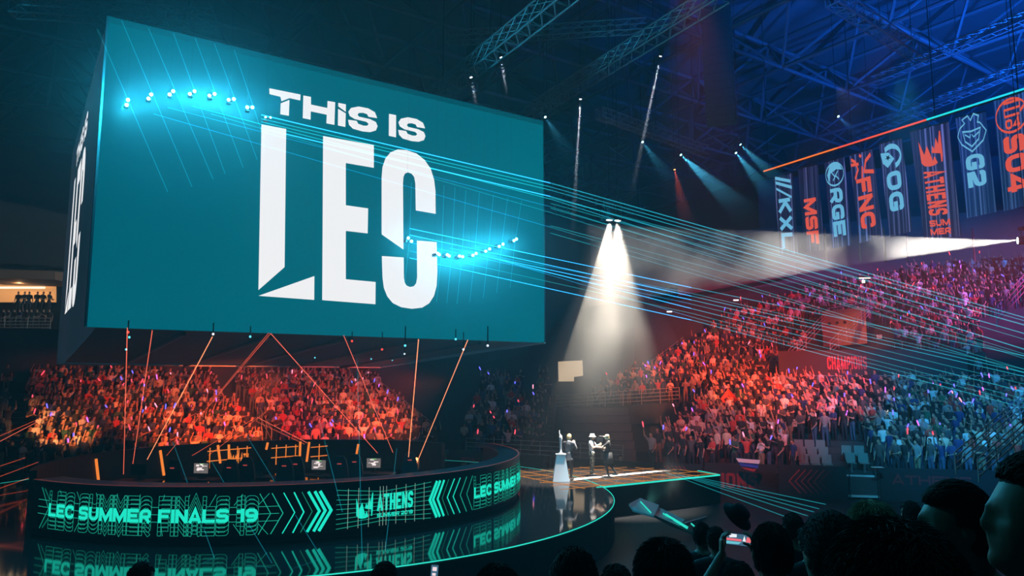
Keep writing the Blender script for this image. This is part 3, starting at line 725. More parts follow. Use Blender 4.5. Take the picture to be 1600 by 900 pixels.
put_text(mb, 'ATH', .62, .25, .5, lambda x, y: sfi(x, y), .7, .22, .1, fit=.5)
mb.build('amber_emblem', M['amber_led'], inner)

# ================================================================== roof steel and hung gear
mb = MB()
for i in range(-3, 9):
    for j in range(-1, 12):
        p = UV(8+i*7.2, -4+j*7.2, 29.5)
        if j < 11: mb.tube([p, UV(8+i*7.2, -4+(j+1)*7.2, 29.5)], .16, 6)
        if i < 8: mb.tube([p, UV(8+(i+1)*7.2, -4+j*7.2, 29.5)], .16, 6)
        q = UV(8+(i+.5)*7.2, -4+(j+.5)*7.2, 25.6)
        if i < 8 and j < 11:
            for a, b in ((0, 0), (1, 0), (0, 1), (1, 1)): mb.tube([UV(8+(i+a)*7.2, -4+(j+b)*7.2, 29.5), q], .1, 5)
            if i < 7: mb.tube([q, UV(8+(i+1.5)*7.2, -4+(j+.5)*7.2, 25.6)], .13, 6)
            if j < 10: mb.tube([q, UV(8+(i+.5)*7.2, -4+(j+1.5)*7.2, 25.6)], .13, 6)
struct(mb.build('ceiling_frame', M['frame']), 'steel space frame carrying the roof', 'ceiling')

def truss(label, a, b, w=.5, m='truss', bays=None, hang=True):
    a = Vector(a); b = Vector(b); d = (b-a); L = d.length; d.normalize(); sx = d.cross(Z).normalized(); sz = sx.cross(d)
    t = thing('lighting_truss', label, 'truss', a)
    off = [(-1, -1), (1, -1), (1, 1), (-1, 1)]
    for i, j in off:
        mb = MB(); o = sx*w/2*i+sz*w/2*j; mb.tube([a+o, b+o], .035, 6); mb.build('chord', M[m], t)
    n = bays or int(L/(w*1.3)); mb = MB()
    for k in range(n):
        p = a+d*L*k/n; q = a+d*L*(k+1)/n
        for f in range(4):
            o0 = sx*w/2*off[f][0]+sz*w/2*off[f][1]; o1 = sx*w/2*off[(f+1) % 4][0]+sz*w/2*off[(f+1) % 4][1]
            mb.tube([p+o0, q+o1], .022, 4); mb.tube([p+o0, p+o1], .018, 4)
    mb.build('lattice_web', M[m], t)
    if hang:
        for k in (.12, .5, .88):
            mb = MB(); p = a.lerp(b, k); mb.tube([p+Z*w/2, Vector((p.x, p.y, 29.4))], .02, 4); mb.build('hanging_chain', M['black'], t)
    return t
truss('long lighting truss rising from the top edge of the video cube', at_height(672, 158, 18), at_height(900, -25, 18), .62)
truss('long lighting truss from right of the video cube up to the big black speaker column', at_height(828, 176, 19.4), at_height(1130, -12, 19.4), .62)
truss('short dim truss below the big black speaker column', at_height(935, 176, 19), at_height(1102, 236, 19), .5)
truss('truss along the top edge of the photo, right of the speaker column', at_height(1300, -4, 21.5), at_height(1440, 88, 21.5), .6)
truss('thin truss running above the red and cyan light line at right', at_height(1330, 215, 22), at_height(1640, 88, 22), .5)
truss('high truss over the banners at the upper right corner', at_height(1365, 126, 24), at_height(1660, 2, 24), .5)
truss('truss in the dark above the left end of the video cube', at_height(20, 12, 17.6), at_height(330, 30, 17.6), .5)
truss('narrow truss at the top centre beside a small speaker column', at_height(700, 60, 21), at_height(1010, 40, 21), .5)

def line_array(label, px, y0, y1, D, w, n):
    t = thing('line_array_speaker', label, 'speaker', at_depth(px, y1, D))
    top = at_depth(px, y0, D); bot = at_depth(px, y1, D); h = (top.z-bot.z)/n
    for k in range(n):
        tilt = .02+.03*k; c = Vector((px_x(px, y0, D), D-.0-.5*(k/n)**2*h*1.5, top.z-h*(k+.5)))
        mb = MB(); f = Vector((-.35, -.93, 0)).normalized(); s_ = f.cross(Z)
        mb.box(c, (w, .6, h*.93), s_, (f+Z*-tilt).normalized(), Z); o = mb.build('speaker_cabinet', M['matte'], t)
        mb = MB(); mb.box(c+f*.31, (w*.9, .02, h*.8), s_, f, Z); mb.build('grille', M['black'], o)
    mb = MB(); mb.tube([top, Vector((top.x, top.y, 29.4))], .03, 5); mb.build('hanging_chain', M['black'], t)
def px_x(px, py, D): return at_depth(px, py, D).x
line_array('big black line array speaker column hanging right of centre', 1119, 12, 200, 31, 1.25, 14)
line_array('small black speaker column hanging above the video cube', 783, 45, 84, 35, .5, 6)
line_array('black speaker column cut by the top edge, right of the cube corner', 845, -30, 55, 33, .55, 9)
line_array('dark speaker column hidden in the roof near the left truss', 740, 75, 118, 35, .45, 6)

# ---------------------------------------------------------------- beams in haze
def haze_cone(name, label, src, tgt, length, half, dens, col=(1, 1, 1), noise=None, r0=.06, height=None, aniso=.2):
    src = Vector(src); d = (Vector(tgt)-src).normalized(); a = d.cross(Z).normalized() if abs(d.z) < .98 else Vector((1, 0, 0)); b = d.cross(a)
    mb = MB(); n = 24; vs = []; N = 6
    for i in range(N+1):
        q = src+d*length*i/N; r = r0+math.tan(math.radians(half))*length*i/N
        vs += [q+a*math.cos(2*PI*k/n)*r+b*math.sin(2*PI*k/n)*r for k in range(n)]
    fs = [(i*n+k, i*n+(k+1) % n, (i+1)*n+(k+1) % n, (i+1)*n+k) for i in range(N) for k in range(n)]
    fs += [tuple(range(n))[::-1], tuple(N*n+k for k in range(n))]
    mb.add(vs, fs)
    o = mb.build(name, haze_mat(name+'_air', dens, col, noise, aniso, height))
    return tag(o, label, 'haze', None, 'stuff')
def lamp_body(label, src, tgt, lens='lens', size=.15, group=None, up=True):
    src = Vector(src); d = (Vector(tgt)-src).normalized()
    t = thing('moving_head_lamp', label, 'lamp', src, group)
    mb = MB(); mb.tube([src-d*size*2.2, src-d*size*1.6, src-d*size*.2, src-d*.01], [size*.35, size*.55, size*.55, size*.5], 12); mb.build('lamp_head', M['black'], t)
    mb = MB(); mb.tube([src-d*.012, src+d*.01], size*.42, 12); mb.build('lens', M[lens], t)
    mb = MB(); c = src-d*size; mb.box(c+Z*size*1.5, (size*1.5, size*.9, size*.35)); mb.tube([c+Vector((size*.66, 0, size*1.5)), c+Vector((size*.66, 0, 0))], size*.1); mb.tube([c+Vector((-size*.66, 0, size*1.5)), c+Vector((-size*.66, 0, 0))], size*.1); mb.build('yoke', M['black'], t)
    mb = MB(); mb.tube([c+Z*size*1.6, Vector((c.x, c.y, 29.4))], .015, 5); mb.build('hanger', M['black'], t)
    return t
def show_lamp(label, blabel, p0, D0, p1, D1, col, lens, power, half, dens, length=None, size=.15, fade=1.0):
    a = at_depth(*p0, D0); b = at_depth(*p1, D1)
    lamp_body(label, a, b, lens, size)
    spot('show_lamp', a+(b-a).normalized()*.03, b, col, power, half*2.3, .3, .04)
    haze_cone('light_beam', blabel, a, b, length or (b-a).length, half, dens, (1, 1, 1), (.3, -.6, .5), .05, (b.z, b.z+.85*(a.z-b.z)))
WH = (.72, .82, 1)
show_lamp('white moving head just above the cube top edge, left of its neighbour', 'short white beam just above the cube, left one of two', (736, 121), 33.5, (745, 170), 33.6, WH, 'lens_white', 4000, 2.2, .3)
show_lamp('white moving head above the cube top edge, the higher right one', 'short white beam above the cube, right one of two', (783, 90), 33.5, (792, 150), 33.6, WH, 'lens_white', 5000, 2.0, .3)
show_lamp('white moving head right of the cube corner with a long thin vertical beam', 'long thin pale vertical beam right of the cube corner', (907, 155), 37, (893, 395), 38, WH, 'lens_white', 30000, 1.1, .3)
show_lamp('white moving head below the speaker column with a slanting beam', 'long thin pale beam slanting down left below the speaker column', (1032, 88), 35, (980, 335), 37, WH, 'lens_white', 34000, 1.1, .3)
CY = (.08, .62, 1)
show_lamp('teal lamp just right of the cube top corner', 'faint teal beam just right of the cube top corner', (852, 183), 38, (900, 260), 36, CY, 'lens', 600, 8, .05)
show_lamp('teal lamp beside the long slanting white beam', 'faint teal beam beside the slanting white beam', (1004, 222), 40, (1060, 300), 38, CY, 'lens', 1000, 8, .05)
show_lamp('bright blue teal lamp in the dark centre right of the slanting beam', 'bright blue beam fanning down right in the dark centre', (1064, 242), 40, (1165, 335), 38, CY, 'lens', 7000, 8, .05)
show_lamp('lower teal lamp left of the red light line', 'lower blue beam left of the banner line', (1150, 239), 42, (1215, 320), 40, CY, 'lens', 3000, 8, .05)
show_lamp('upper teal lamp left of the red light line', 'upper blue beam left of the banner line', (1157, 226), 42, (1235, 300), 41, CY, 'lens', 3000, 8, .05)
show_lamp('small orange lamp in the dark above the white stage beam', 'dim red beam falling from the small orange lamp', (1054, 265), 43, (1080, 380), 43, (1, .12, .06), 'lens_orange', 1500, 9, .04)
show_lamp('blue lamp high over the banners at right', 'short blue beam high over the banners at right', (1310, 182), 38, (1345, 215), 37, (.05, .3, 1), 'lens', 500, 9, .06)
# the two white stage spots: lamps and the smoke they light
for nm, p in (('left', SPOT_A), ('right', SPOT_B)): lamp_body('%s one of the twin white spotlights above the stage people' % nm, p, STAGE_AIM, 'lens_white', .3)
haze_cone('stage_smoke', 'bright white smoke in the twin spotlight cone over the stage', (SPOT_A+SPOT_B)/2+Z*.1, (SPOT_A+SPOT_B)/2+Vector((.25, 0, -4)), 10, 22, .055, (1, .96, .9), (.5, .22, .75), .15, (3.2, 9.0))
# follow spot high on the right, its flat beam runs left across the banners
FA = at_depth(1590, 376, 31.5); FB = at_depth(1010, 409, 38)
lamp_body('white follow spot at the right edge below the banners', FA, FB, 'lens_white', .34)
spot('follow_spot', FA+(FB-FA).normalized()*.06, FB, (1, .93, .84), 85000, 13.4, .1, .03)
haze_cone('light_beam', 'broad smoky white beam running left under the banners', FA, FB, 19.5, 6.5, .085, (1, 1, 1), (.42, .38, .68), .05)
# small drifting smoke by the ramp
def haze_ball(name, label, c, axes, dens, noise=None):
    m = haze_mat(name+'_air', dens, (1, 1, 1)); t = m.node_tree; v = [n for n in t.nodes if n.type == 'VOLUME_SCATTER'][0]
    tc = t.nodes.new('ShaderNodeTexCoord'); ln = t.nodes.new('ShaderNodeVectorMath'); ln.operation = 'LENGTH'; t.links.new(tc.outputs['Object'], ln.inputs[0])
    mr = t.nodes.new('ShaderNodeMapRange'); mr.interpolation_type = 'SMOOTHERSTEP'; mr.inputs['From Min'].default_value = 1; mr.inputs['From Max'].default_value = .15; mr.inputs['To Max'].default_value = dens
    t.links.new(ln.outputs['Value'], mr.inputs['Value']); last = mr.outputs[0]
    if noise:
        n = t.nodes.new('ShaderNodeTexNoise'); n.inputs['Scale'].default_value = noise; n.inputs['Detail'].default_value = 3; t.links.new(tc.outputs['Object'], n.inputs['Vector'])
        r = t.nodes.new('ShaderNodeMapRange'); r.inputs['From Min'].default_value = .38; r.inputs['From Max'].default_value = .68; t.links.new(n.outputs['Fac'], r.inputs['Value'])
        mu = t.nodes.new('ShaderNodeMath'); mu.operation = 'MULTIPLY'; t.links.new(last, mu.inputs[0]); t.links.new(r.outputs[0], mu.inputs[1]); last = mu.outputs[0]
    t.links.new(last, v.inputs['Density'])
    mb = MB(); mb.ball((0, 0, 0), 1, 20); o = mb.build(name, m); o.location = c; o.scale = axes; o.rotation_euler = (0, 0, math.atan2(U.y, U.x))
    return tag(o, label, 'haze', None, 'stuff')
c = at_height(1040, 800, .0)
haze_ball('floor_smoke', 'puff of thin smoke rising beside the folded ramp', c+Vector((.35, .5, 1.15)), (.8, .6, 1.3), .16, 1.6)
haze_ball('lamp_haze', 'cyan glowing haze around the upper left laser lamps', at_depth(295, 175, 20.7), (6.2, 1.7, 5.2), .013)
haze_ball('lamp_haze', 'cyan glowing haze around the lower right laser lamps', at_depth(728, 385, 25.9), (5.0, 1.7, 4.2), .013)
spot('ramp_lamp', c+Vector((-.8, -.4, .1)), c+Vector((.4, .6, 1.8)), (.2, .9, .75), 160, 60, .8)
for (px, py, D, nm) in ((857, 325, 40, 'orange'), (807, 376.5, 45, 'white')):
    pass

# ---------------------------------------------------------------- laser projectors in front of the screen
PAIRS_L = [((200, 156), (198, 164)), ((236.4, 147.6), (232, 154)), ((270.6, 142.5), (265, 147.6)), ((304, 142.5), (296.7, 146.7)), ((335.4, 146.7), (327.3, 149.4)), ((365.4, 154.8), (357.3, 156)), ((394.5, 167.7), (386.4, 167.7)), ((415, 183), (422.7, 183.6))]
PAIRS_R = [((638, 372), (643, 377)), ((684, 396), (686.5, 398)), ((699, 398), (702, 400)), ((718, 400), (723, 401)), ((739, 399), (744, 396)), ((759, 392.5), (765, 389)), ((780, 385), (786, 381.5)), ((803, 376), (807, 373.5))]
def proj_depth(px): 
    r = ray(px, 300); k = (FL+nf*.9).dot(nf)/r.dot(nf); return (r*k).y
LASER_AT = []
def projector(label, a, b, side, small=False):
    D = proj_depth((a[0]+b[0])/2); p, q = at_depth(*a, D), at_depth(*b, D); c = (p+q)/2; LASER_AT.append(c)
    t = thing('laser_projector', label, 'laser', c, 'laser projectors in front of the screen')
    r = .032 if small else .05
    for w in (p, q):
        mb = MB(); mb.ball(w, r, 12); mb.build('lens', M['lens'], t)
    mb = MB(); mb.box(c+V*.28, (.12, .2, .1), U, V); mb.tube([c+V*.2, p], .03, 6); mb.tube([c+V*.2, q], .03, 6); mb.build('bracket', M['black'], t)
    mb = MB(); mb.tube([c+V*.28, Vector((c.x, c.y, 0))+V*.28+Z*25.6], .0015, 4); mb.build('hanging_wire', M['matte'], t)
    point('projector_glow', c-V*.2, (.03, .6, 1), 90 if small else 380, .08)
    spot('projector_glow', c+V*.46, c+V*2, (.03, .7, 1), 200 if small else 1600, 174, .3, .05)
for k, (a, b) in enumerate(PAIRS_L): projector('cyan laser lamp pair, %s from the left in the upper left arc' % ordn[k], a, b, 0, k == 7)
for k, (a, b) in enumerate(PAIRS_R): projector('cyan laser lamp pair, %s from the left in the lower right arc' % ordn[k], a, b, 1)

# ---------------------------------------------------------------- lasers
LZ = {'b1': beam_glow('laser_blue', (.02, .36, .85), 1.15), 'b2': beam_glow('laser_blue_dim', (.005, .25, .5), .4), 't1': beam_glow('laser_teal', (.01, .45, .5), .55), 't2': beam_glow('laser_teal_dim', (.01, .3, .35), .35),
      't3': beam_glow('laser_teal_faint', (.01, .3, .4), .22), 'r1': beam_glow('laser_red', (1, .16, .09), .5), 'r2': beam_glow('laser_red_dim', (1, .12, .05), .3), 'o1': beam_glow('laser_orange', (1, .3, .12), .75)}
def laser(label, pts, m, r=.016, group=None):
    mb = MB()
    for i in range(len(pts)-1): mb.tube(pts[i:i+2], r, 6, min(i, 1), False)
    o = mb.build('laser_beam', [LZ[m], LZ[FARM.get(m, m)]]); return tag(o, label, 'laser beam', group)
FARM = {'b1': 't4', 'b2': 't5', 't1': 't4', 't2': 't5'}
LZ['t4'] = beam_glow('laser_far', (.012, .30, .40), .6); LZ['t5'] = beam_glow('laser_far_dim', (.01, .24, .30), .45)
# fan from the upper left arc
ya = [286, 292, 297, 307, 311, 323, 332, 355]; yb = [496, 501, 508, 521, 546, 553, 560, 577]
for k in range(8):
    s_ = (408, 181) if k < 4 else ((300, 166), (262, 168), (330, 178), (240, 178))[k-4]
    sl = (yb[k]-ya[k])/(1600-860); D0 = proj_depth(s_[0])-.15
    y0 = ya[k]-(860-s_[0])*(.236 if k < 4 else (ya[k]-s_[1])/(860-s_[0]))
    P = at_depth(s_[0], y0, D0); Q = at_depth(1680, ya[k]+sl*820, 27)
    laser('%s laser beam from the top in the blue teal fan crossing the screen' % ordn[k], [P, at_depth(860, ya[k], 25.2), Q], ('b1', 't1', 't1', 'b1', 't1', 'b2', 't2', 'b2')[k], .016 if k in (0, 3) else .011)
# fan from the lower right arc
yc = [404, 408, 412, 418, 422, 427, 433, 438, 442]; yd = [556, 577, 582, 588, 600, 612, 623, 630, 637]
for k in range(9):
    P = at_depth(690+k*13, ya[-1]+ (yc[k]-ya[-1])*.62, proj_depth(690+k*13)-.2) if k % 2 else at_depth(640, yc[k]-47+k, proj_depth(640)-.2)
    laser('%s laser beam from the top in the lower blue fan above the stage' % ordn[k], [P, at_depth(1080, yc[k]+(yd[k]-yc[k])*220/740, 26.5), at_depth(1680, yc[k]+(yd[k]-yc[k])*820/740, 27.5)], ('b1', 'b2', 'b1', 'b1', 'b2', 'b1', 't2', 'b2', 'b1')[k], .012)
for k, (y0, y1) in enumerate(((397, 507), (412, 530), (423, 545), (443, 556), (461, 582))):
    laser('%s pale teal laser beam from the top over the red upper crowd' % ordn[k], [at_depth(860, y0-(y1-y0)*.8, 25.6), at_depth(1200, y0, 26.4), at_depth(1680, y1+(y1-y0)*.2, 27.4)], 't2', .014)
for k, (px, yt, xb_, yb_) in enumerate(((152, 45, 262, 300), (190, 32, 300, 292), (232, 44, 333, 280), (271, 52, 352, 272), (305, 60, 380, 262), (335, 68, 402, 250), (366, 78, 412, 215))):
    laser('%s thin slanted laser beam from the left over the upper left screen' % ordn[k], [at_depth(px, yt, proj_depth(px)-.1), at_depth(xb_, yb_, proj_depth(xb_)-.1)], 't3', .014)
for k, (px, py) in enumerate(((640, 373), (690, 397), (706, 399), (722, 400), (742, 397), (763, 391), (784, 383), (805, 375))):
    laser('%s thin near vertical laser beam from the left over the lower right screen' % ordn[k], [at_depth(px+3+k, 285+k*4, proj_depth(px)-.1), at_depth(px, py, proj_depth(px)-.1), at_depth(px-8, py+75, proj_depth(px)-.1)], 't3', .013)
for k, (x0, y0, x1, y1) in enumerate(((1060, 742, 1262, 806), (1066, 743, 1272, 800), (1074, 744, 1280, 795), (1085, 745, 1290, 788), (1040, 738, 1240, 812))):
    laser('%s low teal laser beam over the floor right of the stage tip' % ordn[k], [at_depth(x0, y0, 30), at_depth(x1, y1, 22)], 't2', .012)
# red and orange lasers rising from the desks to the cube
RL = [((193, 741), (199, 512), 'r1'), ((206, 736), (238, 516), 'r1'), ((230, 718), (332, 526), 'o1'), ((260, 712), (423, 521), 'r2'), ((300, 712), (400, 652), 'r2'), ((325, 712), (420, 640), 'r2'),
      ((590, 708), (423, 521), 'r1'), ((614, 707), (537, 524), 'r1'), ((637, 730), (654, 530), 'o1'), ((648, 731), (731, 531), 'o1'), ((345, 610), (420, 520), 'r2'), ((402, 652), (480, 692), 'r1'), ((400, 658), (476, 694), 'r2')]
for k, (a, b, m) in enumerate(RL):
    up = b[1] < 600
    q = at_height(*b, 6.45) if up else at_depth(*b, 26.5); p = at_depth(*a, 27.5)
    laser('%s red laser line above the gaming desks, counted from the left' % ordn[k], [p, q], m, .013 if m == 'o1' else .010)
for k, (a, b, m) in enumerate((((-20, 690), (60, 655), 'r2'), ((-20, 700), (95, 640), 'r1'), ((-20, 735), (40, 715), 'r2'), ((-20, 752), (60, 722), 'r2'), ((-20, 770), (70, 738), 'r2'))):
    laser('%s dim red laser line from the top at the left edge' % ordn[k], [at_depth(*a, 27), at_depth(*b, 31)], m, .010)
for k, (a, b) in enumerate((((270, 690), (345, 900)), ((385, 680), (520, 900)), ((500, 660), (535, 800)), ((558, 560), (566, 880)), ((330, 720), (425, 880)), ((620, 700), (602, 860)))):
    laser('%s faint teal laser line crossing the counter, counted from the left' % ordn[k], [at_depth(*a, 24), at_depth(*b, 17.0)], 't3', .009)
for k, px in enumerate((638, 651)):
    p = at_depth(px, 716+k, 27.4); t = thing('desk_laser', '%s glowing orange laser source behind the counter' % ('left', 'right')[k], 'lamp', p)
    mb = MB(); mb.ball(p, .05, 8); mb.build('lens', M['lens_orange'], t); mb = MB(); mb.box(p-Z*.2, (.2, .2, .3)); mb.tube([p-Z*.3, Vector((p.x, p.y, 1.2))], .04); mb.build('stand', M['black'], t)
    point('desk_laser_glow', p-Vector((0, .15, 0)), (1, .3, .08), 30, .05)

# ---------------------------------------------------------------- banners
BA = at_depth(1195, 268, 45); BD = Vector((.47956, -.87751, 0)); BN = BD.cross(Z)
def bpl(px, py, off=0.):
    r = ray(px, py); o = Vector((0, 0, CZ)); k = (BA-o).dot(BN)/r.dot(BN); return o+r*k+BN*off
def banner_mat(name, base, streak):
    m = mat(name, base, .7); t = m.node_tree; b = t.nodes['Principled BSDF']
    tc = t.nodes.new('ShaderNodeTexCoord'); dp = t.nodes.new('ShaderNodeVectorMath'); dp.operation = 'DOT_PRODUCT'; dp.inputs[1].default_value = BD
    n = t.nodes.new('ShaderNodeTexNoise'); n.noise_dimensions = '1D'; n.inputs['Scale'].default_value = 7; n.inputs['Detail'].default_value = 2
    mr = t.nodes.new('ShaderNodeValToRGB'); mr.color_ramp.elements[0].position = .5; mr.color_ramp.elements[0].color = (*base, 1); mr.color_ramp.elements[1].position = .72; mr.color_ramp.elements[1].color = (*streak, 1)
    t.links.new(tc.outputs['Object'], dp.inputs[0]); t.links.new(dp.outputs['Value'], n.inputs['W']); t.links.new(n.outputs['Fac'], mr.inputs[0])
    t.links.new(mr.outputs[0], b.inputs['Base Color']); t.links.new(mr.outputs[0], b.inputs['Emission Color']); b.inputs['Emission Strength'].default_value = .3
    return m
BMAT = [banner_mat('violet_banner', (.02, .018, .06), (.26, .25, .45)), banner_mat('blue_banner', (.012, .045, .15), (.14, .25, .5))]
BLUEP = glow('pale_blue_print', (.17, .55, .85), .85); REDP = glow('coral_print', (.95, .12, .08), .8)
def quad_surf(q, off):
    TL, TR, BLq, BRq = [bpl(*p) for p in q]
    return lambda tx, ty: (TL.lerp(TR, ty)).lerp(BLq.lerp(BRq, ty), tx)+BN*off   # tx runs down the banner, ty across it
BANNERS = [
 ('narrow violet banner with pale blue KXL lettering', [(1209, 277), (1238, 270), (1219, 397), (1247, 397)], 'KXL', 'b', .30, .93, 'bars'),
 ('violet banner with coral MSF lettering', [(1247, 264), (1277, 257), (1258, 394), (1288, 391)], 'MSF', 'r', .38, .92, None),
 ('violet banner with pale blue RGE lettering under a ringed hood emblem', [(1288, 254), (1318, 245), (1300, 388), (1331, 383)], 'RGE', 'b', .33, .88, 'hood'),
 ('violet banner with coral FNC lettering under a slashed emblem', [(1327, 243), (1363, 232), (1343, 380), (1379, 371)], 'FNC', 'r', .30, .86, 'slash'),
 ('violet banner with pale blue OG lettering under a star emblem', [(1373, 225), (1409, 216), (1390, 371), (1425, 361)], 'OG', 'b', .33, .75, 'star'),
 ('widest violet banner with coral ATHENS SUMMER lettering and flame emblem', [(1421, 206), (1482, 190), (1444, 374), (1502, 369)], 'ATHENS', 'r', .40, .80, 'flame'),
 ('blue banner with pale blue G2 lettering under a horned mask emblem', [(1493, 184), (1540, 174), (1511, 341), (1557, 331)], 'G2', 'b', .40, .72, 'mask'),
 ('blue banner with coral SO4 lettering cut by the right edge', [(1552, 158), (1606, 141), (1569, 330), (1622, 316)], 'SO4', 'r', .36, .86, 'crest')]
def arcpts(cx, cyy, rx, ry, a0, a1, n=16): return [Vector((cx+rx*math.cos(a0+(a1-a0)*k/n), cyy+ry*math.sin(a0+(a1-a0)*k/n))) for k in range(n+1)]
for bi, (lab, q, word, colr, t0, t1, emb) in enumerate(BANNERS):
    t = thing('hanging_banner', lab, 'banner', bpl(*q[2]), 'banners under the light line')
    TL, TR, BLq, BRq = [bpl(*p) for p in q]; mb = MB(); N = 8; vs = []
    for i in range(9):
        for j in range(N+1):
            p = TL.lerp(TR, j/N).lerp(BLq.lerp(BRq, j/N), i/8); vs.append(p+BN*.02*math.sin(j*1.9+bi))
    vs += [v-BN*.03 for v in vs]; n0 = 9*(N+1); fs = []
    for i in range(8):
        for j in range(N):
            a_ = i*(N+1)+j; fs += [(a_, a_+1, a_+N+2, a_+N+1), (n0+a_, n0+a_+N+1, n0+a_+N+2, n0+a_+1)]
    mb.add(vs, fs); mb.build('cloth', BMAT[0 if bi < 6 else 1], t, True)  # self-lit sheet: its emission stands for an LED curtain, not fabric
    mb = MB(); mb.tube([TL-BN*.01, TR-BN*.01], .035); mb.tube([(TL+TR)/2, (TL+TR)/2+Z*((bpl((q[0][0]+q[1][0])/2, 268-(.316*((q[0][0]+q[1][0])/2-1195)))-(TL+TR)/2).z)], .02); mb.build('hanging_bar', M['black'], t)
    sfb = quad_surf(q, .05); mp = MB(); W_ = .62 if word != 'ATHENS' else .5; y0 = .19
    asp = (BLq-TL).length/(TR-TL).length
    put_text(mp, word, t0, y0 if word != 'ATHENS' else .24, W_, sfb, 1.1 if word != 'ATHENS' else .62, .27 if word != 'ATHENS' else .2, .12, fit=t1-t0)
    L = lambda pts: [Vector(p) for p in pts]
    w = .02
    if emb == 'flame':
        for e_ in EMBLEM: put_ngon(mp, [(.06+(1.12-y)*.28, .22+x*.58) for x, y in e_], sfb)
        put_text(mp, 'SUM', .82, .24, .0, sfb) if False else None
        hs = lambda x, y: sfb(.895-y, .22+x)
        put_text(mp, 'SUM', 0, 0, .055, hs, 1.3, .26, .12, fit=.55); put_text(mp, 'MER', 0, -.075, .055, hs, 1.3, .26, .12, fit=.55)
    elif emb == 'hood':
        put_stroke(mp, arcpts(.17, .5, .13, .46, 0, 2*PI, 24)[:-1], w, sfb, 0, True)
        put_ngon(mp, [(.05, .3), (.05, .75), (.14, .9), (.12, .6), (.15, .3), (.26, .18), (.16, .12)], sfb); put_stroke(mp, L([(.14, .35), (.2, .5), (.14, .68)]), w, sfb); put_stroke(mp, L([(.24, .4), (.19, .55), (.24, .7)]), w, sfb)
    elif emb == 'slash':
        put_stroke(mp, L([(.06, .08), (.1, .25), (.19, .33), (.29, .16)]), .04, sfb); put_stroke(mp, L([(.06, .92), (.12, .68), (.23, .58), (.26, .98)]), .045, sfb); put_stroke(mp, L([(.13, .38), (.12, .05)]), .035, sfb); put_stroke(mp, L([(.17, .52), (.3, .46)]), .05, sfb); put_ngon(mp, [(.02, .47), (.045, .55), (.07, .5), (.045, .42)], sfb)
    elif emb == 'star':
        put_stroke(mp, arcpts(.17, .52, .11, .38, PI*.1, PI*1.25, 18), .055, sfb); put_ngon(mp, [(.11, .05), (.12, .4), (.2, .62), (.28, .3), (.22, .1)], sfb)
        stb = MB(); put_ngon(stb, [(.175+(.035 if k % 2 == 0 else .014)*math.cos(k*PI/5), .36+(.13 if k % 2 == 0 else .05)*math.sin(k*PI/5)) for k in range(10)], quad_surf(q, .065)); stb.build('emblem_star', M['matte'], t)
    elif emb == 'mask':
        put_stroke(mp, L([(.12, .12), (.2, .02), (.28, .12), (.37, .45), (.28, .85), (.19, .97), (.1, .8)]), .018, sfb); put_stroke(mp, L([(.12, .12), (.08, .3), (.04, .22), (.01, .42), (.06, .5), (.0, .62), (.03, .78), (.09, .72), (.1, .8)]), .018, sfb); put_stroke(mp, L([(.16, .2), (.17, .48), (.15, .8), (.26, .7), (.32, .46), (.26, .25)]), .018, sfb, 0, True); put_stroke(mp, L([(.19, .26), (.23, .42), (.2, .46)]), .015, sfb); put_stroke(mp, L([(.19, .74), (.23, .54), (.2, .5)]), .015, sfb)
    elif emb == 'crest':
        put_stroke(mp, arcpts(.18, .5, .15, .46, 0, 2*PI, 24)[:-1], .022, sfb, 0, True); put_stroke(mp, L([(.06, .3), (.06, .75), (.12, .75), (.12, .3), (.18, .3), (.18, .72)]), .022, sfb); hs2 = lambda x, y: sfb(.3-y, .3+x); put_text(mp, '04', 0, 0, .09, hs2, 1, .25, .12, fit=.42); put_stroke(mp, L([(.1, .95), (.16, .75)]), .03, sfb)
    elif emb == 'bars':
        put_stroke(mp, L([(.02, .1), (.1, .9)]), .04, sfb); put_stroke(mp, L([(.08, .1), (.18, .95)]), .04, sfb); put_stroke(mp, L([(.16, .12), (.3, .9)]), .03, sfb)
    mp.build('print', BLUEP if colr == 'b' else REDP, t)
lb = thing('light_line', 'long thin light line, red then cyan, along the top of the banners', 'light', BA)
lp = lambda px: bpl(px, 268-.3160*(px-1195), .1)
for a_, b_, m in ((1195, 1310, (1, .2, .03)), (1311, 1449, (1, .1, .06)), (1450, 1522, (.02, .8, .85)), (1523, 1700, (.02, .75, .95))):
    mb = MB(); mb.tube([lp(a_), lp(b_)], .045); mb.build('light_tube', glow('line_tube', m, 1.1), lb)
mb = MB(); mb.tube([lp(1195)-BN*.15, lp(1700)-BN*.15], .09); mb.build('carrier_pipe', M['black'], lb)
for px in (1200, 1330, 1460, 1590):
    mb = MB(); p = lp(px)-BN*.15; mb.tube([p, Vector((p.x, p.y, 29.4))], .025, 5); mb.build('hanging_chain', M['black'], lb)
spot('banner_wash', (12, 26, 16), bpl(1420, 290), (.45, .5, 1), 2500, 40, .9)
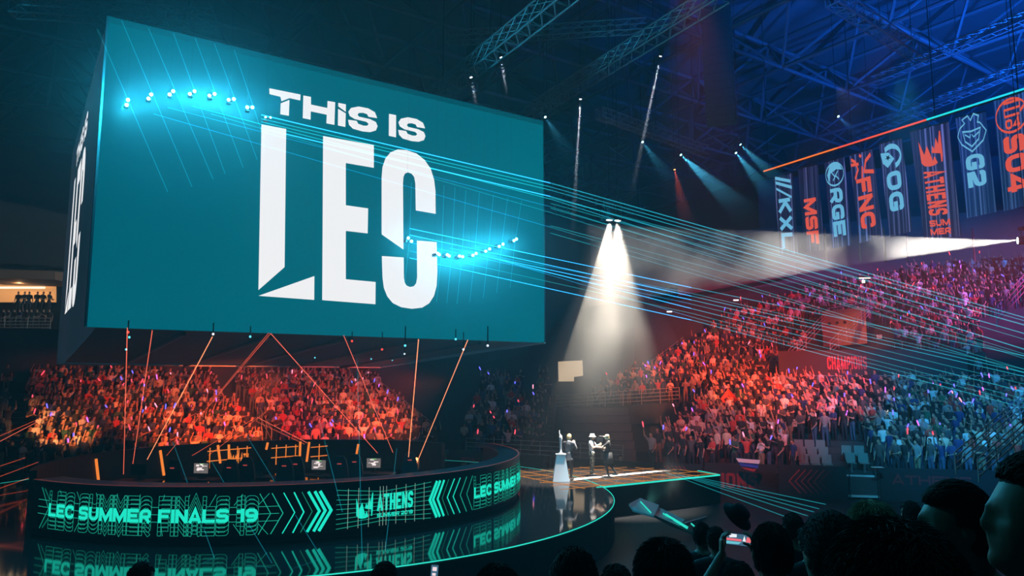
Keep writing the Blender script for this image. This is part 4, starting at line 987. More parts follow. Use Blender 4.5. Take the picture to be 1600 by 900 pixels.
# concourse glimpsed between and below the banners
wall('wall_concourse', (bk(SE, 14, 23).x, bk(SE, 14, 23).y), (bk(SE, 44, 23).x, bk(SE, 44, 23).y), 15, 24, M['dark_concrete'], label='dim concourse wall behind the hanging banners')
for k, px in enumerate((1291, 1383, 1344, 1418, 1522)):
    p = at_depth(px, 395, 46); mb = MB(); mb.tube([Vector((p.x, p.y, p.z-.6)), Vector((p.x, p.y, p.z+1.6))], .06); tag(mb.build('concourse_post', M['rail']), '%s pale thin post from the left under the banners' % ordn[k], 'post')
mb = MB(); p = at_depth(1351, 434.5, 52); mb.box(p, (.8, .06, .07)); mb.box(p+Vector((-.1, 0, -.25)), (.2, .06, .2)); tag(mb.build('strip_lamp', glow('strip_lamp_white', (1, .9, .7), 2)), 'small white strip lamp above the upper right crowd', 'lamp')
for k, (px, py) in enumerate(((1046, 487), (1150, 469))):
    mb = MB(); mb.box(at_depth(px, py, 58), (.4, .08, .1)); tag(mb.build('strip_lamp', glow('strip_lamp_pale', (.9, .9, 1), 2)), 'small white strip lamp under the gallery, %s of two' % ('left', 'right')[k], 'lamp')
mb = MB(); a_, b_ = at_depth(1060, 462, 60), at_depth(1245, 430, 62); mb.slab([a_, b_, b_+Z*1.2, a_+Z*1.2], (0, -1, 0), 6); struct(mb.build('gallery_ledge', M['concrete']), 'concrete gallery ledge above the upper right stand', 'ledge')

# ================================================================== gaming desks in the ring
def game_desk(px, D, lit, label, rz=0.):
    p = at_depth(px, 740, D); p.z = 1.2; f = Vector((math.sin(rz), -math.cos(rz), 0)); s_ = Vector((-f.y, f.x, 0))
    t = thing('gaming_desk', label, 'desk', p)
    mb = MB(); mb.box(p+Z*.74, (1.5, .7, .05), s_, f); mb.build('desk_top', M['black'], t)
    for k in (-1, 1):
        mb = MB(); mb.box(p+s_*.7*k+Z*.36, (.05, .62, .72), s_, f); mb.build('desk_leg', M['matte'], t)
    m = thing('monitor', ('lit computer monitor, %s' if lit else 'dark computer monitor, %s') % label.replace('gaming desk with a bright monitor', 'on the desk').replace('gaming desk', 'on the desk'), 'monitor', p+Z*.765)
    q = p-f*.05+Z*1.1
    mb = MB(); mb.box(q, (.56, .04, .36), s_, f); mb.build('housing', M['matte'], m)
    if lit:
        sfm = plane_surf(q+f*.026-s_*.26-Z*.165, s_, Z)
        sg = lambda x, y, e=0: q+f*(.024+e)+s_*(x-.26)*lit_s+Z*(y-.165)
        lit_s = -1 if s_.x < 0 else 1
        mb = MB(); put_poly(mb, [(0, 0), (.52, 0), (.52, .33), (0, .33)], sg); sc_ = mb.build('display', glow('monitor_dark', (.2, .17, .16), .8), m)
        mb = MB(); rr = random.Random(px)
        for k in range(12):
            x0 = .06+rr.random()*.28; y0 = .05+rr.random()*.22; w_ = .04+rr.random()*.13; h_ = .015+rr.random()*.04
            put_poly(mb, [(x0, y0), (x0+w_, y0), (x0+w_, y0+h_), (x0, y0+h_)], lambda x, y: sg(x, y, .002))
        mb.build('display_content', glow('monitor_bright', (.95, .8, .8), 1.1), sc_)
        mb = MB(); put_poly(mb, [(.2, .3), (.36, .3), (.36, .318), (.2, .318)], lambda x, y: sg(x, y, .002)); mb.build('display_bar', glow('monitor_green', (.2, .9, .2), 1), sc_)
    mb = MB(); mb.box(q-f*-.0-Z*.26+f*-.06, (.06, .05, .26), s_, f); mb.box(p-f*.1+Z*.775, (.26, .2, .02), s_, f); mb.build('monitor_stand', M['matte'], m)
def game_chair(px, D, label, rz=0.):
    p = at_depth(px, 740, D); p.z = 1.2; f = Vector((math.sin(rz), -math.cos(rz), 0)); s_ = Vector((-f.y, f.x, 0))
    t = thing('gaming_chair', label, 'chair', p, 'gaming chairs behind the counter')
    mb = MB(); mb.slab([p+s_*x+f*-.28+Z*z for x, z in ((-.23, .52), (.23, .52), (.3, .8), (.27, 1.1), (.2, 1.38), (.12, 1.5), (-.12, 1.5), (-.2, 1.38), (-.27, 1.1), (-.3, .8))], f, .12); mb.build('backrest', M['black'], t)
    mb = MB(); mb.box(p+Z*.48, (.5, .5, .1), s_, f); mb.build('seat', M['black'], t)
    for k in (-1, 1):
        mb = MB(); mb.tube([p+s_*.3*k-f*.15+Z*.68, p+s_*.3*k+f*.2+Z*.68, p+s_*.3*k+f*.2+Z*.45], .04); mb.build('armrest', mat('chair_arm', (.05, .3, .3), .5), t)  # teal light of the counter is put into the armrest colour
    mb = MB(); mb.tube([p+Z*.1, p+Z*.46], .04)
    for a_ in range(5): mb.tube([p+Z*.14, p+Vector((math.cos(a_*1.2566), math.sin(a_*1.2566), 0))*.3+Z*.05], .025)
    mb.build('star_base', M['black'], t)
    mb = MB(); mb.box(p-f*.2+Z*1.25, (.14, .02, .03), s_, f); mb.build('red_badge', glow('red_badge', (.9, .1, .08), .5), t)
for px, D, lit, lab in ((215, 25.2, 0, 'leftmost gaming desk behind the counter, screen dark'), (313, 25.6, 1, 'gaming desk with a bright monitor, left of the amber grid'), (405, 26.2, 0, 'dark gaming desk in the middle of the amber grid'), (497, 26.6, 1, 'gaming desk with a bright monitor, right of the amber grid'), (583, 27.2, 1, 'gaming desk with a bright monitor, rightmost behind the counter')):
    game_desk(px, D, lit, lab, -.15)
for k, (px, D) in enumerate(((262, 24.2), (352, 24.3), (378, 25.0), (440, 24.8), (458, 25.3), (528, 25.4), (552, 26.0), (640, 26.6))):
    game_chair(px, D, 'black gaming chair behind the counter, %s from the left' % ordn[k], -.2+.05*k)

# ================================================================== people
def v3(*a): return Vector(a)
def head_shape(mb, c, fwd, up, s=1.0, face=True, n=28):
    """one closed head surface: skull, brow, eye hollows, nose, lips, chin; c = head centre"""
    c = Vector(c); fwd = Vector(fwd).normalized(); up = Vector(up).normalized(); rt = fwd.cross(up).normalized(); up = rt.cross(fwd)
    vs = []; fs = []; m = n*3//4
    g = lambda x, s_: math.exp(-(x/s_)**2)
    for i in range(m+1):
        ph = PI*i/m; zz = -math.cos(ph); rr = math.sin(ph)
        for k in range(n):
            a = 2*PI*k/n; x = math.sin(a)*rr; y = math.cos(a)*rr     # y: forward
            jaw = 1-.26*max(0, -zz)**1.3*(1 if y > -.2 else .6); ff = min(1, max(0, math.cos(a)+.25)); lo = max(0, -zz)
            full = (rr**.36/max(rr, 1e-3)-1)*min(1, lo*2.2) if lo else 0.     # the jaw keeps the face long in front
            X = x*.076*jaw*(1+.45*full*ff); Y = y*(.098 if y < 0 else .092)*(1-.10*lo*(1 if y < 0 else 0))*(1+full*ff*1.2); Zc = zz*.118
            if face and (y > .3 or (lo and ff > .6 and rr > .2)):
                hx = x/.95; Y += .013*g(hx, .5)*g(zz+.60, .28)+.020*g(hx, .17)*g(zz+.12, .15)+.012*g(hx, .12)*g(zz-.08, .2)      # nose and bridge
                Y -= .012*g(abs(hx)-.36, .17)*g(zz-.10, .12)                                        # eye hollows
                Y += .007*g(hx, .6)*g(zz-.27, .10)                                                  # brow
                Y += .011*g(hx, .25)*g(zz+.43, .08)-.007*g(hx, .3)*g(zz+.50, .03)                   # lips
                Y += .010*g(hx, .28)*g(zz+.72, .15)                                                 # chin
                Y += .004*g(abs(hx)-.55, .2)*g(zz+.12, .2)                                          # cheekbones
            vs.append(c+rt*X*s+fwd*Y*s+up*Zc*s)
    for i in range(m):
        for k in range(n): fs.append((i*n+k, i*n+(k+1) % n, (i+1)*n+(k+1) % n, (i+1)*n+k))
    fs += [tuple(range(n))[::-1], tuple(m*n+k for k in range(n))]
    mb.add(vs, fs)
    for sd in (-1, 1):   # ears
        e = c+rt*.077*s*sd-fwd*.008*s-up*.005*s
        b = len(mb.v); mb.ball((0, 0, 0), .03*s, 8, 0, (.35, .62, 1.05))
        for i in range(b, len(mb.v)):
            q = mb.v[i]; mb.v[i] = tuple(e+rt*q[0]*sd+fwd*q[1]+up*q[2]+rt*sd*.008*s*max(0, -q[1]/.02))
def limb(mb, pts, rs, n=10):
    mb.tube(pts, rs, n)
    for p, r in zip(pts, rs): mb.ball(p, r*1.0, 8)
def blob(mb, c, r, sc): mb.ball(c, r, 12, 0, sc)
def hand(mb, wrist, d, nrm, curl=.5, s=1.0, spread=.16):
    """palm, four fingers of unequal length with two bends, a thumb from the side of the palm. d: pointing direction, nrm: palm side"""
    d = Vector(d).normalized(); nrm = Vector(nrm); nrm = (nrm-d*nrm.dot(d)).normalized(); sd = d.cross(nrm)
    w = Vector(wrist)
    for k in range(4):
        o = sd*(k-1.5)*.020*s; limb(mb, [w+o*.6+d*.01*s, w+o+d*.085*s], [.016*s, .0135*s], 8)
    for k, L in enumerate((.062, .074, .080, .070)):
        b = w+sd*(k-1.5)*.0215*s+d*.085*s; dd = (d+sd*(k-1.5)*spread*.5).normalized(); pts = [b]; r = [.0112*s]
        for j, f in enumerate((.45, .32, .23)):
            a = curl*(.55+.75*j); q = pts[-1]+(dd*math.cos(a)+nrm*math.sin(a))*L*f*1.25*s; pts.append(q); r.append((.0102-.0012*j)*s)
        limb(mb, pts, r, 8)
    b = w+sd*.034*s+d*.028*s; td = (d*.72+sd*.62+nrm*.25).normalized()
    pts = [b, b+td*.038*s, b+td*.038*s+(td+nrm*.35*curl).normalized()*.03*s, b+td*.038*s+(td*.9+nrm*(.4+.6*curl)).normalized()*.055*s]
    limb(mb, pts, [.0155*s, .0135*s, .0115*s, .0095*s], 8)
def figure(pose, fine=False):
    """all the joints of one person standing at the origin facing +Y; returns shapes and the zones of skin and clothes"""
    P = dict(lean=0., turn=0., head=(0, 1, 0), tilt=0., wide=1.0, hand='ball')
    P.update(pose); mb = MB(); zones = []; w = P['wide']
    hip = v3(0, 0, .94) if 'hip' not in P else Vector(P['hip'])
    neck = hip+v3(P.get('side', 0), P['lean'], .54); mid = hip.lerp(neck, .45); chest = hip.lerp(neck, .72)
    blob(mb, hip+v3(0, -.01, .0), 1, (.168*w, .125*w, .15)); blob(mb, mid, 1, (.150*w, .108*w, .20)); blob(mb, chest, 1, (.178*w, .118*w, .20))
    tr = P['turn']; sx = v3(math.cos(tr), math.sin(tr), 0)
    sh = {s_: chest+sx*s_*.185*w+v3(0, 0, .085) for s_ in (-1, 1)}
    limb(mb, [sh[-1]+v3(.02, 0, .0), chest+v3(0, -.01, .125), sh[1]-v3(.02, 0, .0)], [.068, .085, .068], 12)
    limb(mb, [neck-v3(0, .01, .05), neck+v3(0, .012, .09)], [.064, .054], 12)
    hd = Vector(P['head']).normalized(); up = (Z+sx*P['tilt']).normalized(); hc = neck+v3(0, .02, .165)+hd*.022
    head_shape(mb, hc, hd, up, 1.0, True, 28 if fine else 14)
    zones += [(hip-v3(.1, 0, .03), hip+v3(.1, 0, -.03), .14, 'legs'), (hip+v3(0, 0, .09), chest, .15, 'top'), (sh[-1], sh[1], .07, 'top'), (neck+v3(0, 0, .0), neck+v3(0, .01, .08), .05, 'skin'), (hc, hc, .11, 'skin')]
    for s_ in (-1, 1):
        el, wr = [Vector(q) for q in P['arm'+('L' if s_ < 0 else 'R')]]
        limb(mb, [sh[s_], sh[s_].lerp(el, .45), el], [.062, .055, .043]); limb(mb, [el, el.lerp(wr, .4), wr], [.044, .041, .028])
        long = P.get('sleeve', 'short') == 'long'
        zones += [(sh[s_], sh[s_].lerp(el, .62), .06, 'top'), (sh[s_].lerp(el, .75), el, .05, 'top' if long else 'skin'), (el, el.lerp(wr, .88), .04, 'top' if long else 'skin'), (wr, wr+(wr-el).normalized()*.12, .04, 'skin')]
        hdir = P.get('hdir'+('L' if s_ < 0 else 'R'), (wr-el).normalized())
        if P['hand'] == 'fine': hand(mb, wr, hdir, P.get('hnrm'+('L' if s_ < 0 else 'R'), v3(-s_, 0, 0)), P.get('curl'+('L' if s_ < 0 else 'R'), .45))
        else: limb(mb, [wr, wr+Vector(hdir)*.07, wr+Vector(hdir)*.14], [.03, .042, .026], 8)
        kn, an = [Vector(q) for q in P.get('leg'+('L' if s_ < 0 else 'R'), ((s_*.105, .02, .5), (s_*.11, -.02, .09)))]
        h0 = hip+v3(s_*.092, 0, -.04)
        limb(mb, [h0, h0.lerp(kn, .5), kn], [.098, .083, .062]); limb(mb, [kn, kn.lerp(an, .35), an], [.06, .06, .042])
        fd = Vector(P.get('foot', (s_*.15, 1, 0))).normalized()
        limb(mb, [an+v3(0, 0, -.045)-fd*.04, an+v3(0, 0, -.052)+fd*.09, an+v3(0, 0, -.06)+fd*.17], [.042, .04, .03])
        bare = P.get('shorts')
        zones += [(h0, h0.lerp(kn, .95), .08, 'legs'), (h0.lerp(kn, 1), an, .05, 'skin' if bare else 'legs'), (an+v3(0, 0, -.05), an+v3(0, 0, -.05)+fd*.17, .04, 'shoe')]
    return mb, zones, hc, hd, up
TMPD = []
def remesh(mb, voxel, ratio=1., smooth=4):
    o = mb.build('tmp_body', M['black']); TMPD.append(o)
    r = o.modifiers.new('r', 'REMESH'); r.mode = 'VOXEL'; r.voxel_size = voxel; r.use_smooth_shade = True
    s_ = o.modifiers.new('s', 'SMOOTH'); s_.factor = .5; s_.iterations = smooth
    if ratio < 1: d = o.modifiers.new('d', 'DECIMATE'); d.ratio = ratio
    dg = bpy.context.evaluated_depsgraph_get(); ev = o.evaluated_get(dg); me = bpy.data.meshes.new_from_object(ev)
    bpy.data.objects.remove(o); return me
ZI = ['skin', 'top', 'legs', 'shoe', 'hair']
def zone_faces(me, zones):
    n = len(me.polygons); co = np.empty(len(me.vertices)*3); me.vertices.foreach_get('co', co); co = co.reshape(-1, 3)
    cen = np.empty(n*3); me.polygons.foreach_get('center', cen); cen = cen.reshape(-1, 3)
    best = np.full(n, 1e9); idx = np.zeros(n, int)
    for a, b, r, tg in zones:
        a = np.array(a); b = np.array(b); d = b-a; L = d@d
        t = np.clip(((cen-a)@d)/L, 0, 1) if L > 1e-9 else np.zeros(n)
        q = np.linalg.norm(cen-(a+t[:, None]*d), axis=1)-r
        w = q < best; best[w] = q[w]; idx[w] = ZI.index(tg)
    return idx
def hair_zone(me, idx, hc, hd, up):
    n = len(me.polygons); cen = np.empty(n*3); me.polygons.foreach_get('center', cen); cen = cen.reshape(-1, 3)-np.array(hc)
    f = cen@np.array(hd); u = cen@np.array(up); d = np.linalg.norm(cen, axis=1)
    h = (d < .15) & (u > -.10) & ((u > .062) | ((f < .005) & (u > -.045)) | ((f < .04) & (u > .03)))
    idx[h & (idx == 0)] = 4
def set_mats(me, idx, mats):
    me.materials.clear()
    for m in mats: me.materials.append(m)
    me.polygons.foreach_set('material_index', np.asarray(idx, dtype=np.int32)); me.polygons.foreach_set('use_smooth', np.ones(len(me.polygons), bool)); me.update()
PM = {}
def pm(name, c, r=.8):
    if name not in PM: PM[name] = mat(name, c, r)
    return PM[name]
SKIN = pm('skin', (.46, .27, .19), .55); HAIRD = pm('dark_hair', (.02, .016, .013), .9); SHOE = pm('shoe', (.05, .05, .055), .6)
SHIRTS = [('white', (.72, .72, .72)), ('black', (.022, .022, .025)), ('grey', (.25, .25, .26)), ('red', (.5, .06, .05)), ('navy', (.03, .05, .16)), ('cream', (.62, .55, .42)), ('dark green', (.03, .12, .07)), ('charcoal', (.07, .07, .075))]
for nm, c in SHIRTS: pm('shirt_'+nm.replace(' ', '_'), c)
TROU = [pm('trousers_dark', (.025, .028, .04)), pm('trousers_denim', (.06, .09, .16)), pm('trousers_khaki', (.22, .18, .12))]

POSES = {
 'standing with arms down': dict(armL=((-.25, 0, 1.12), (-.26, .06, .88)), armR=((.25, 0, 1.12), (.26, .06, .88))),
 'with both arms raised': dict(armL=((-.30, .10, 1.60), (-.24, .16, 1.88)), armR=((.30, .10, 1.60), (.22, .17, 1.88))),
 'with one arm raised': dict(armL=((-.24, .02, 1.13), (-.18, .18, .95)), armR=((.30, .12, 1.62), (.28, .2, 1.9))),
 'clapping': dict(armL=((-.25, .12, 1.18), (-.05, .34, 1.30)), armR=((.25, .12, 1.18), (.05, .34, 1.30))),
 'with hands before the chest': dict(armL=((-.24, .08, 1.15), (-.12, .28, 1.12)), armR=((.24, .08, 1.15), (.10, .28, 1.08)), head=(.25, 1, 0)),
 'with crossed arms': dict(armL=((-.25, .1, 1.14), (.08, .2, 1.15)), armR=((.25, .1, 1.16), (-.08, .2, 1.2)), head=(-.3, 1, .05)),
}
PNAMES = list(POSES); PRT = {}
for nm in PNAMES:
    mb, zn, hc, hd, up = figure(POSES[nm])
    me = remesh(mb, .028, .55, 3); ix = zone_faces(me, zn); hair_zone(me, ix, hc, hd, up); PRT[nm] = [me, ix, None]
    me2 = remesh(mb, .034, .22, 3); ix2 = zone_faces(me2, zn); hair_zone(me2, ix2, hc, hd, up)
    me2.calc_loop_triangles()
    v = np.empty(len(me2.vertices)*3); me2.vertices.foreach_get('co', v); t = np.empty(len(me2.loop_triangles)*3, np.int32); me2.loop_triangles.foreach_get('vertices', t)
    tp = np.empty(len(me2.loop_triangles), np.int32); me2.loop_triangles.foreach_get('polygon_index', tp)
    PRT[nm][2] = (v.reshape(-1, 3), t.reshape(-1, 3), ix2[tp]); bpy.data.meshes.remove(me2)
VARIANT = {}
def variant(pose, si, ti):
    k = (pose, si, ti)
    if k not in VARIANT:
        me = PRT[pose][0].copy(); me.name = 'spectator_body'
        set_mats(me, PRT[pose][1], [SKIN, PM['shirt_'+SHIRTS[si][0].replace(' ', '_')], TROU[ti], SHOE, HAIRD]); VARIANT[k] = me
    return VARIANT[k]
# every place in the stands ------------------------------------------------
def below(line, px):  # y of a measured boundary line at column px
    for (x0, y0), (x1, y1) in zip(line, line[1:]):
        if x0 <= px <= x1: return y0+(y1-y0)*(px-x0)/(x1-x0)
    return None
TOP_E = [(860, 612), (925, 606), (940, 590), (985, 572), (1020, 560), (1040, 548), (1108, 510), (1150, 480), (1230, 455), (1330, 432), (1440, 412), (1520, 400), (1660, 398)]
CROWD = []
SHW = [.14, .38, .09, .07, .09, .05, .05, .13]
def fill(S_, spacing, keep, shrink=lambda r: 0, test=None, rows=None):
    rr = random.Random(hash(S_.name) % 1000 if False else len(S_.name)*7)
    for r in range(rows or S_.rows):
        u = .25+shrink(r); i = 0
        while u < S_.L-.15:
            p = S_.at(u+rr.uniform(-.08, .08), r); q = project(p+Z*1.5)
            if rr.random() < keep and q and -60 < q[0] < 1660 and (test is None or test(q[0], q[1], u, r)):
                i += 1
                tgt = UV(13, 25)-p; rz = math.atan2(-tgt.x, tgt.y)+rr.uniform(-.35, .35)
                pose = rr.choices(PNAMES, (.34, .10, .18, .16, .14, .08))[0]
                CROWD.append(dict(p=p, rz=rz, s=rr.uniform(.93, 1.06), pose=pose, si=rr.choices(range(8), SHW)[0], ti=rr.choices(range(3), (.6, .25, .15))[0], st=S_.name, r=r, i=i, D=p.y, q=q, u=u))
            u += spacing*rr.uniform(.88, 1.12)
def tA(px, py, u, r):
    if 16.7-r*.07 < u < 18.0-r*.07: return False
    if px < 45 or u < 5.4: return random.random() < .10
    if u > 24.4-r*.0 and r > 9: return random.random() < .6
    return True
fill(SA, .49, .95, test=tA)
fill(SCn, .62, .62, test=lambda px, py, u, r: px > 690)
fill(SD, .5, .95, shrink=lambda r: r*.33+.2, test=lambda px, py, u, r: not (9.2 < u < 10.6 and r < 5) and not (7.1 < u < 9.2 and r < 4) and px < 1600)
def tE(px, py, u, r):
    b = below(TOP_E, px)
    if b is None or py < b: return False
    if 18.2 < u < 23.8 and r < 9: return False
    if 15.2 < u < 18.2 and 3 < r < 11 and abs((u-15.6)/2.9*8.3+2.5-r) < 1.2: return False
    if 16.4 < u < 27.7 and r < 4: return False
    if px > 1535 and py > 470+ (px-1535)*-.3: return False
    return True
fill(SE, .52, .94, test=tE)
SX = Stand('block behind the stage', (4.2, 46.8), (10.4, 46.8), (0, 1), 7, .9, .64, 1.0); SX.z0 = 2.0

for k in range(6):   # figures in the lit box
    p = at_depth(27+k*9.5+random.uniform(-2, 2), 480, 58.6); CROWD.append(dict(p=Vector((p.x, p.y, 10.55)), rz=PI+.3*k, s=1.0, pose=PNAMES[k % 2*5 if k < 3 else 4], si=1, ti=0, st='box', r=0, i=k+1, D=p.y, q=(27+k*9, 460), u=0))
for k in range(9):
    p = at_depth(3+k*9.2+random.uniform(-2, 2), 517, 57.9); CROWD.append(dict(p=Vector((p.x, p.y, p.z)), rz=PI*.8+.1*k, s=.98, pose=PNAMES[(0, 4, 0, 5, 2, 0, 4, 3, 0)[k]], si=(1, 7, 1, 4, 1, 1, 7, 1, 1)[k], ti=0, st='box', r=1, i=k+1, D=p.y, q=(3+k*9, 495), u=0))
CROWD.sort(key=lambda c: c['D']+(30 if (c['q'][0] > 1430 and c['q'][1] > 690) or c['p'].z < 0 else 0)-(60 if c['st'] == 'box' else 0))
N_IND = 270
ROWN = ['front', 'second', 'third', 'fourth', 'fifth', 'sixth', 'seventh', 'eighth', 'ninth', 'tenth', 'eleventh', 'twelfth', 'thirteenth']
SHORT = {'left stand': 'left stand', 'corner stand': 'dark corner stand', 'lower right stand': 'lower right stand', 'upper right stand': 'upper right stand', 'block behind the stage': 'corner block'}
STICKS = []
HANDR = {n: Vector(POSES[n]['armR'][1])+ (Vector(POSES[n]['armR'][1])-Vector(POSES[n]['armR'][0])).normalized()*.08 for n in PNAMES}
for k, c in enumerate(CROWD):
    c['M'] = Matrix.Translation(c['p']) @ Matrix.Rotation(c['rz'], 4, 'Z') @ Matrix.Scale(c['s'], 4)
for c in CROWD[:N_IND]:
    o = bpy.data.objects.new('person', variant(c['pose'], c['si'], c['ti'])); COL.objects.link(o); o.matrix_world = c['M']
    sc_ = SHIRTS[c['si']][0]
    if c['st'] == 'box':
        tag(o, ('dark standing figure in the orange lit box at far left, %s from its left end' if c['r'] == 0 else 'dark figure at the balcony rail below the lit box, %s from its left end') % ordn[c['i']-1], 'person', 'figures in the lit balcony box')
    else:
        tag(o, '%s shirt spectator %s, %s row of %s, %s from left' % (sc_, c['pose'].replace('with ', '').replace('the ', ''), ROWN[c['r']], SHORT[c['st']], (ordn[c['i']-1] if c['i'] <= 20 else str(c['i'])+'th')), 'person', 'spectators in the %s' % SHORT[c['st']])
# everyone further back is one crowd
rest = CROWD[N_IND:]
VS, TS, MS = [], [], []; nb = 0
for c in rest:
    v, t, ix = PRT[c['pose']][2]; m = np.array(c['M']); VS.append(v@m[:3, :3].T+m[:3, 3]); TS.append(t+nb); nb += len(v)
    lut = np.array([0, 4+c['si'], 1+c['ti'], 12, 13]); MS.append(lut[ix])
VS = np.concatenate(VS); TS = np.concatenate(TS); MS = np.concatenate(MS)
me = bpy.data.meshes.new('crowd'); me.vertices.add(len(VS)); me.vertices.foreach_set('co', VS.astype(np.float32).ravel())
me.loops.add(TS.size); me.loops.foreach_set('vertex_index', TS.astype(np.int32).ravel()); me.polygons.add(len(TS)); me.polygons.foreach_set('loop_start', np.arange(0, TS.size, 3, dtype=np.int32)); me.update(calc_edges=True)
set_mats(me, MS, [SKIN]+TROU+[PM['shirt_'+n.replace(' ', '_')] for n, _ in SHIRTS]+[SHOE, HAIRD])
o = bpy.data.objects.new('crowd', me); COL.objects.link(o); tag(o, 'thousands of spectators filling the further rows of all the stands', 'crowd', None, 'stuff')
print('CROWD', len(CROWD), 'tris', len(TS))

# light sticks, phones and paper signs held up in the stands -----------------
STC = {'red': glow('stick_red', (1, .06, .1), 2.2), 'blue': glow('stick_blue', (.12, .1, 1), 3.0), 'violet': glow('stick_violet', (.6, .12, 1), 2.4), 'pink': glow('stick_pink', (1, .3, .45), 2.2)}
rs = random.Random(5); STM = {}
holders = [c for c in CROWD if c['pose'] in ('with one arm raised', 'with both arms raised', 'clapping') and c['st'] != 'box']
rs.shuffle(holders); cnt = {}
for c in holders[:230]:
    col = rs.choices(list(STC), (.42, .36, .12, .10))[0]; L = rs.uniform(.17, .32); key = (col, round(L, 1))
    if key not in STM:
        mb = MB(); mb.tube([(0, 0, -.08), (0, 0, .0)], .016, 6, 1); mb.tube([(0, 0, 0), (0, 0, L*.8), (0, 0, L)], [.026, .034, .012], 8, 0); q_ = mb.build('light_stick', [STC[col], M['black']]); STM[key] = q_.data; bpy.data.objects.remove(q_)
    h = c['M'] @ HANDR[c['pose']]; o = bpy.data.objects.new('light_stick', STM[key]); COL.objects.link(o)
    o.location = h; o.rotation_euler = (rs.uniform(-.5, .5), rs.uniform(-.6, .6), 0)
    kk = (col, c['st'], c['r']); cnt[kk] = cnt.get(kk, 0)+1
    row = ROWN[c['r']] if c['r'] < 13 else '%dth' % (c['r']+1)
    tag(o, '%s light stick over %s shirt spectator %s in %s row of %s' % (col, SHIRTS[c['si']][0], ordn[c['i']-1] if c['i'] <= 20 else str(c['i'])+'th', row, SHORT[c['st']]), 'light stick', 'light sticks in the stands')
paper = pm('card_paper', (.75, .72, .66), .8)
def card(label, px, py, w, h, D, m=None, text=True, rz=0):
    p = at_depth(px, py, D); t = thing('paper_sign', label, 'sign', p, 'paper signs held in the stands'); s = D/1150
    f = Vector((math.sin(rz), -math.cos(rz), -.1)).normalized(); e = Vector((math.cos(rz), math.sin(rz), .05)).normalized()
    mb = MB(); mb.box(p, (w*s, .012, h*s), e, f, Z); mb.build('card', m or paper, t)
    if text:
        mb = MB(); rr = random.Random(px)
        for k in range(2):
            x = -.36
            while x < .3:
                l_ = rr.uniform(.06, .2); a_ = p+f*.012+e*x*w*s+Z*h*s*(.18-.34*k); b_ = a_+e*l_*w*s; mb.add([a_, b_, b_+Z*h*s*.16, a_+Z*h*s*.16], [(0, 1, 2, 3)]); x += l_+.06
        mb.build('pen_marks', M['matte'], t)
for k, (px, py, w, h, D) in enumerate(((245, 585, 11, 7, 49.5), (270, 603, 11, 6, 47), (214, 618, 11, 6, 45), (257, 632, 12, 6, 43), (288, 635, 11, 6, 43.5), (277, 646, 11, 6, 42), (80, 646, 12, 7, 36), (265, 655, 10, 6, 41), (162, 721, 14, 7, 34.2), (307, 614, 8, 5, 47))):
    card('white paper sign in the left stand, %s of those held there from the top' % ordn[k], px, py, w, h, D)
for k, (px, py, w, h, D) in enumerate(((1213, 625, 16, 13, 43), (1155, 636, 11, 7, 42), (1182, 638, 10, 7, 42), (1239, 661, 13, 11, 39.5), (1352, 510, 10, 6, 55), (1367, 508, 10, 6, 55.5), (1374, 526, 8, 6, 53), (1473, 440, 9, 5, 57), (1405, 708, 10, 8, 34.4))):
    card('paper sign in the right stands, %s from the left edge of that crowd' % ordn[k], px, py, w, h, D)
mb = MB(); p = at_depth(1371, 730, 32.9); mb.box(p, (.45, .3, .02)); tag(mb.build('paper_sheet', paper), 'white sheet lying on top of the dark board right of the stairs', 'paper')
p = at_depth(1388, 644, 40); t = thing('lit_sign', 'small white lit letter sign held up in the teal crowd', 'sign', p)
mb = MB(); mb.box(p, (.42, .03, .3)); mb.build('panel', M['matte'], t)
mb = MB(); sg = plane_surf(p+Vector((-.19, -.02, -.13)), (1, 0, 0), Z); put_text(mb, 'LEC', 0, .13, .11, sg, 1.2, .26, .12, fit=.36); put_text(mb, 'ATHENS', .02, .01, .07, sg, 1.2, .25, .12, fit=.3); mb.build('lettering', M['white_led'], t)
# flags
fl = thing('flag', 'orange red flag with a black tick waved below the railing', 'flag', at_depth(1138, 632, 42))
fm = [at_depth(*q, D) for q, D in (((1122, 628), 42), ((1138, 607), 42), ((1153, 624), 41.7), ((1147, 630), 42.2), ((1135, 630), 41.8))]
mb = MB(); mb.slab(fm, (0, -1, 0), .02); mb.build('cloth', mat('flag_cloth', (.8, .12, .05), .7, emit=(1, .1, .04), strength=.0), fl)
mb = MB(); tk = [at_depth(*q, 41.55) for q in ((1132, 624), (1136, 622), (1134.5, 626.5), (1138, 625))]
for a_, b_ in ((0, 1), (0, 2), (2, 3)): mb.tube([tk[a_], tk[b_]], .03, 5)
mb.build('black_tick', M['matte'], fl)
mb = MB(); mb.tube([at_depth(1139, 604, 42.05), at_depth(1124, 634, 42.05), at_depth(1118, 646, 42.05)], .02); mb.build('flag_pole', M['rail'], fl)
fl2 = thing('draped_flag', 'white blue and red flag draped over the board left of the chevrons', 'flag', at_depth(1168, 722, 34.2))
rows = [((1150, 716), (1188, 719)), ((1154, 722), (1186, 725)), ((1157, 728), (1184, 732)), ((1163, 733), (1178, 737))]
for k, (nm, c) in enumerate((('white_band', (.75, .75, .75)), ('blue_band', (.04, .08, .45)), ('red_band', (.55, .04, .05)))):
    (a0_, a1_), (b0_, b1_) = rows[k], rows[k+1]; mb = MB()
    mb.slab([at_depth(*b0_, 34.0), at_depth(*b1_, 33.7), at_depth(*a1_, 33.8), at_depth(*a0_, 34.1)], (0, -1, 0), .02); mb.build(nm, mat('flag_'+nm, c, .8), fl2)

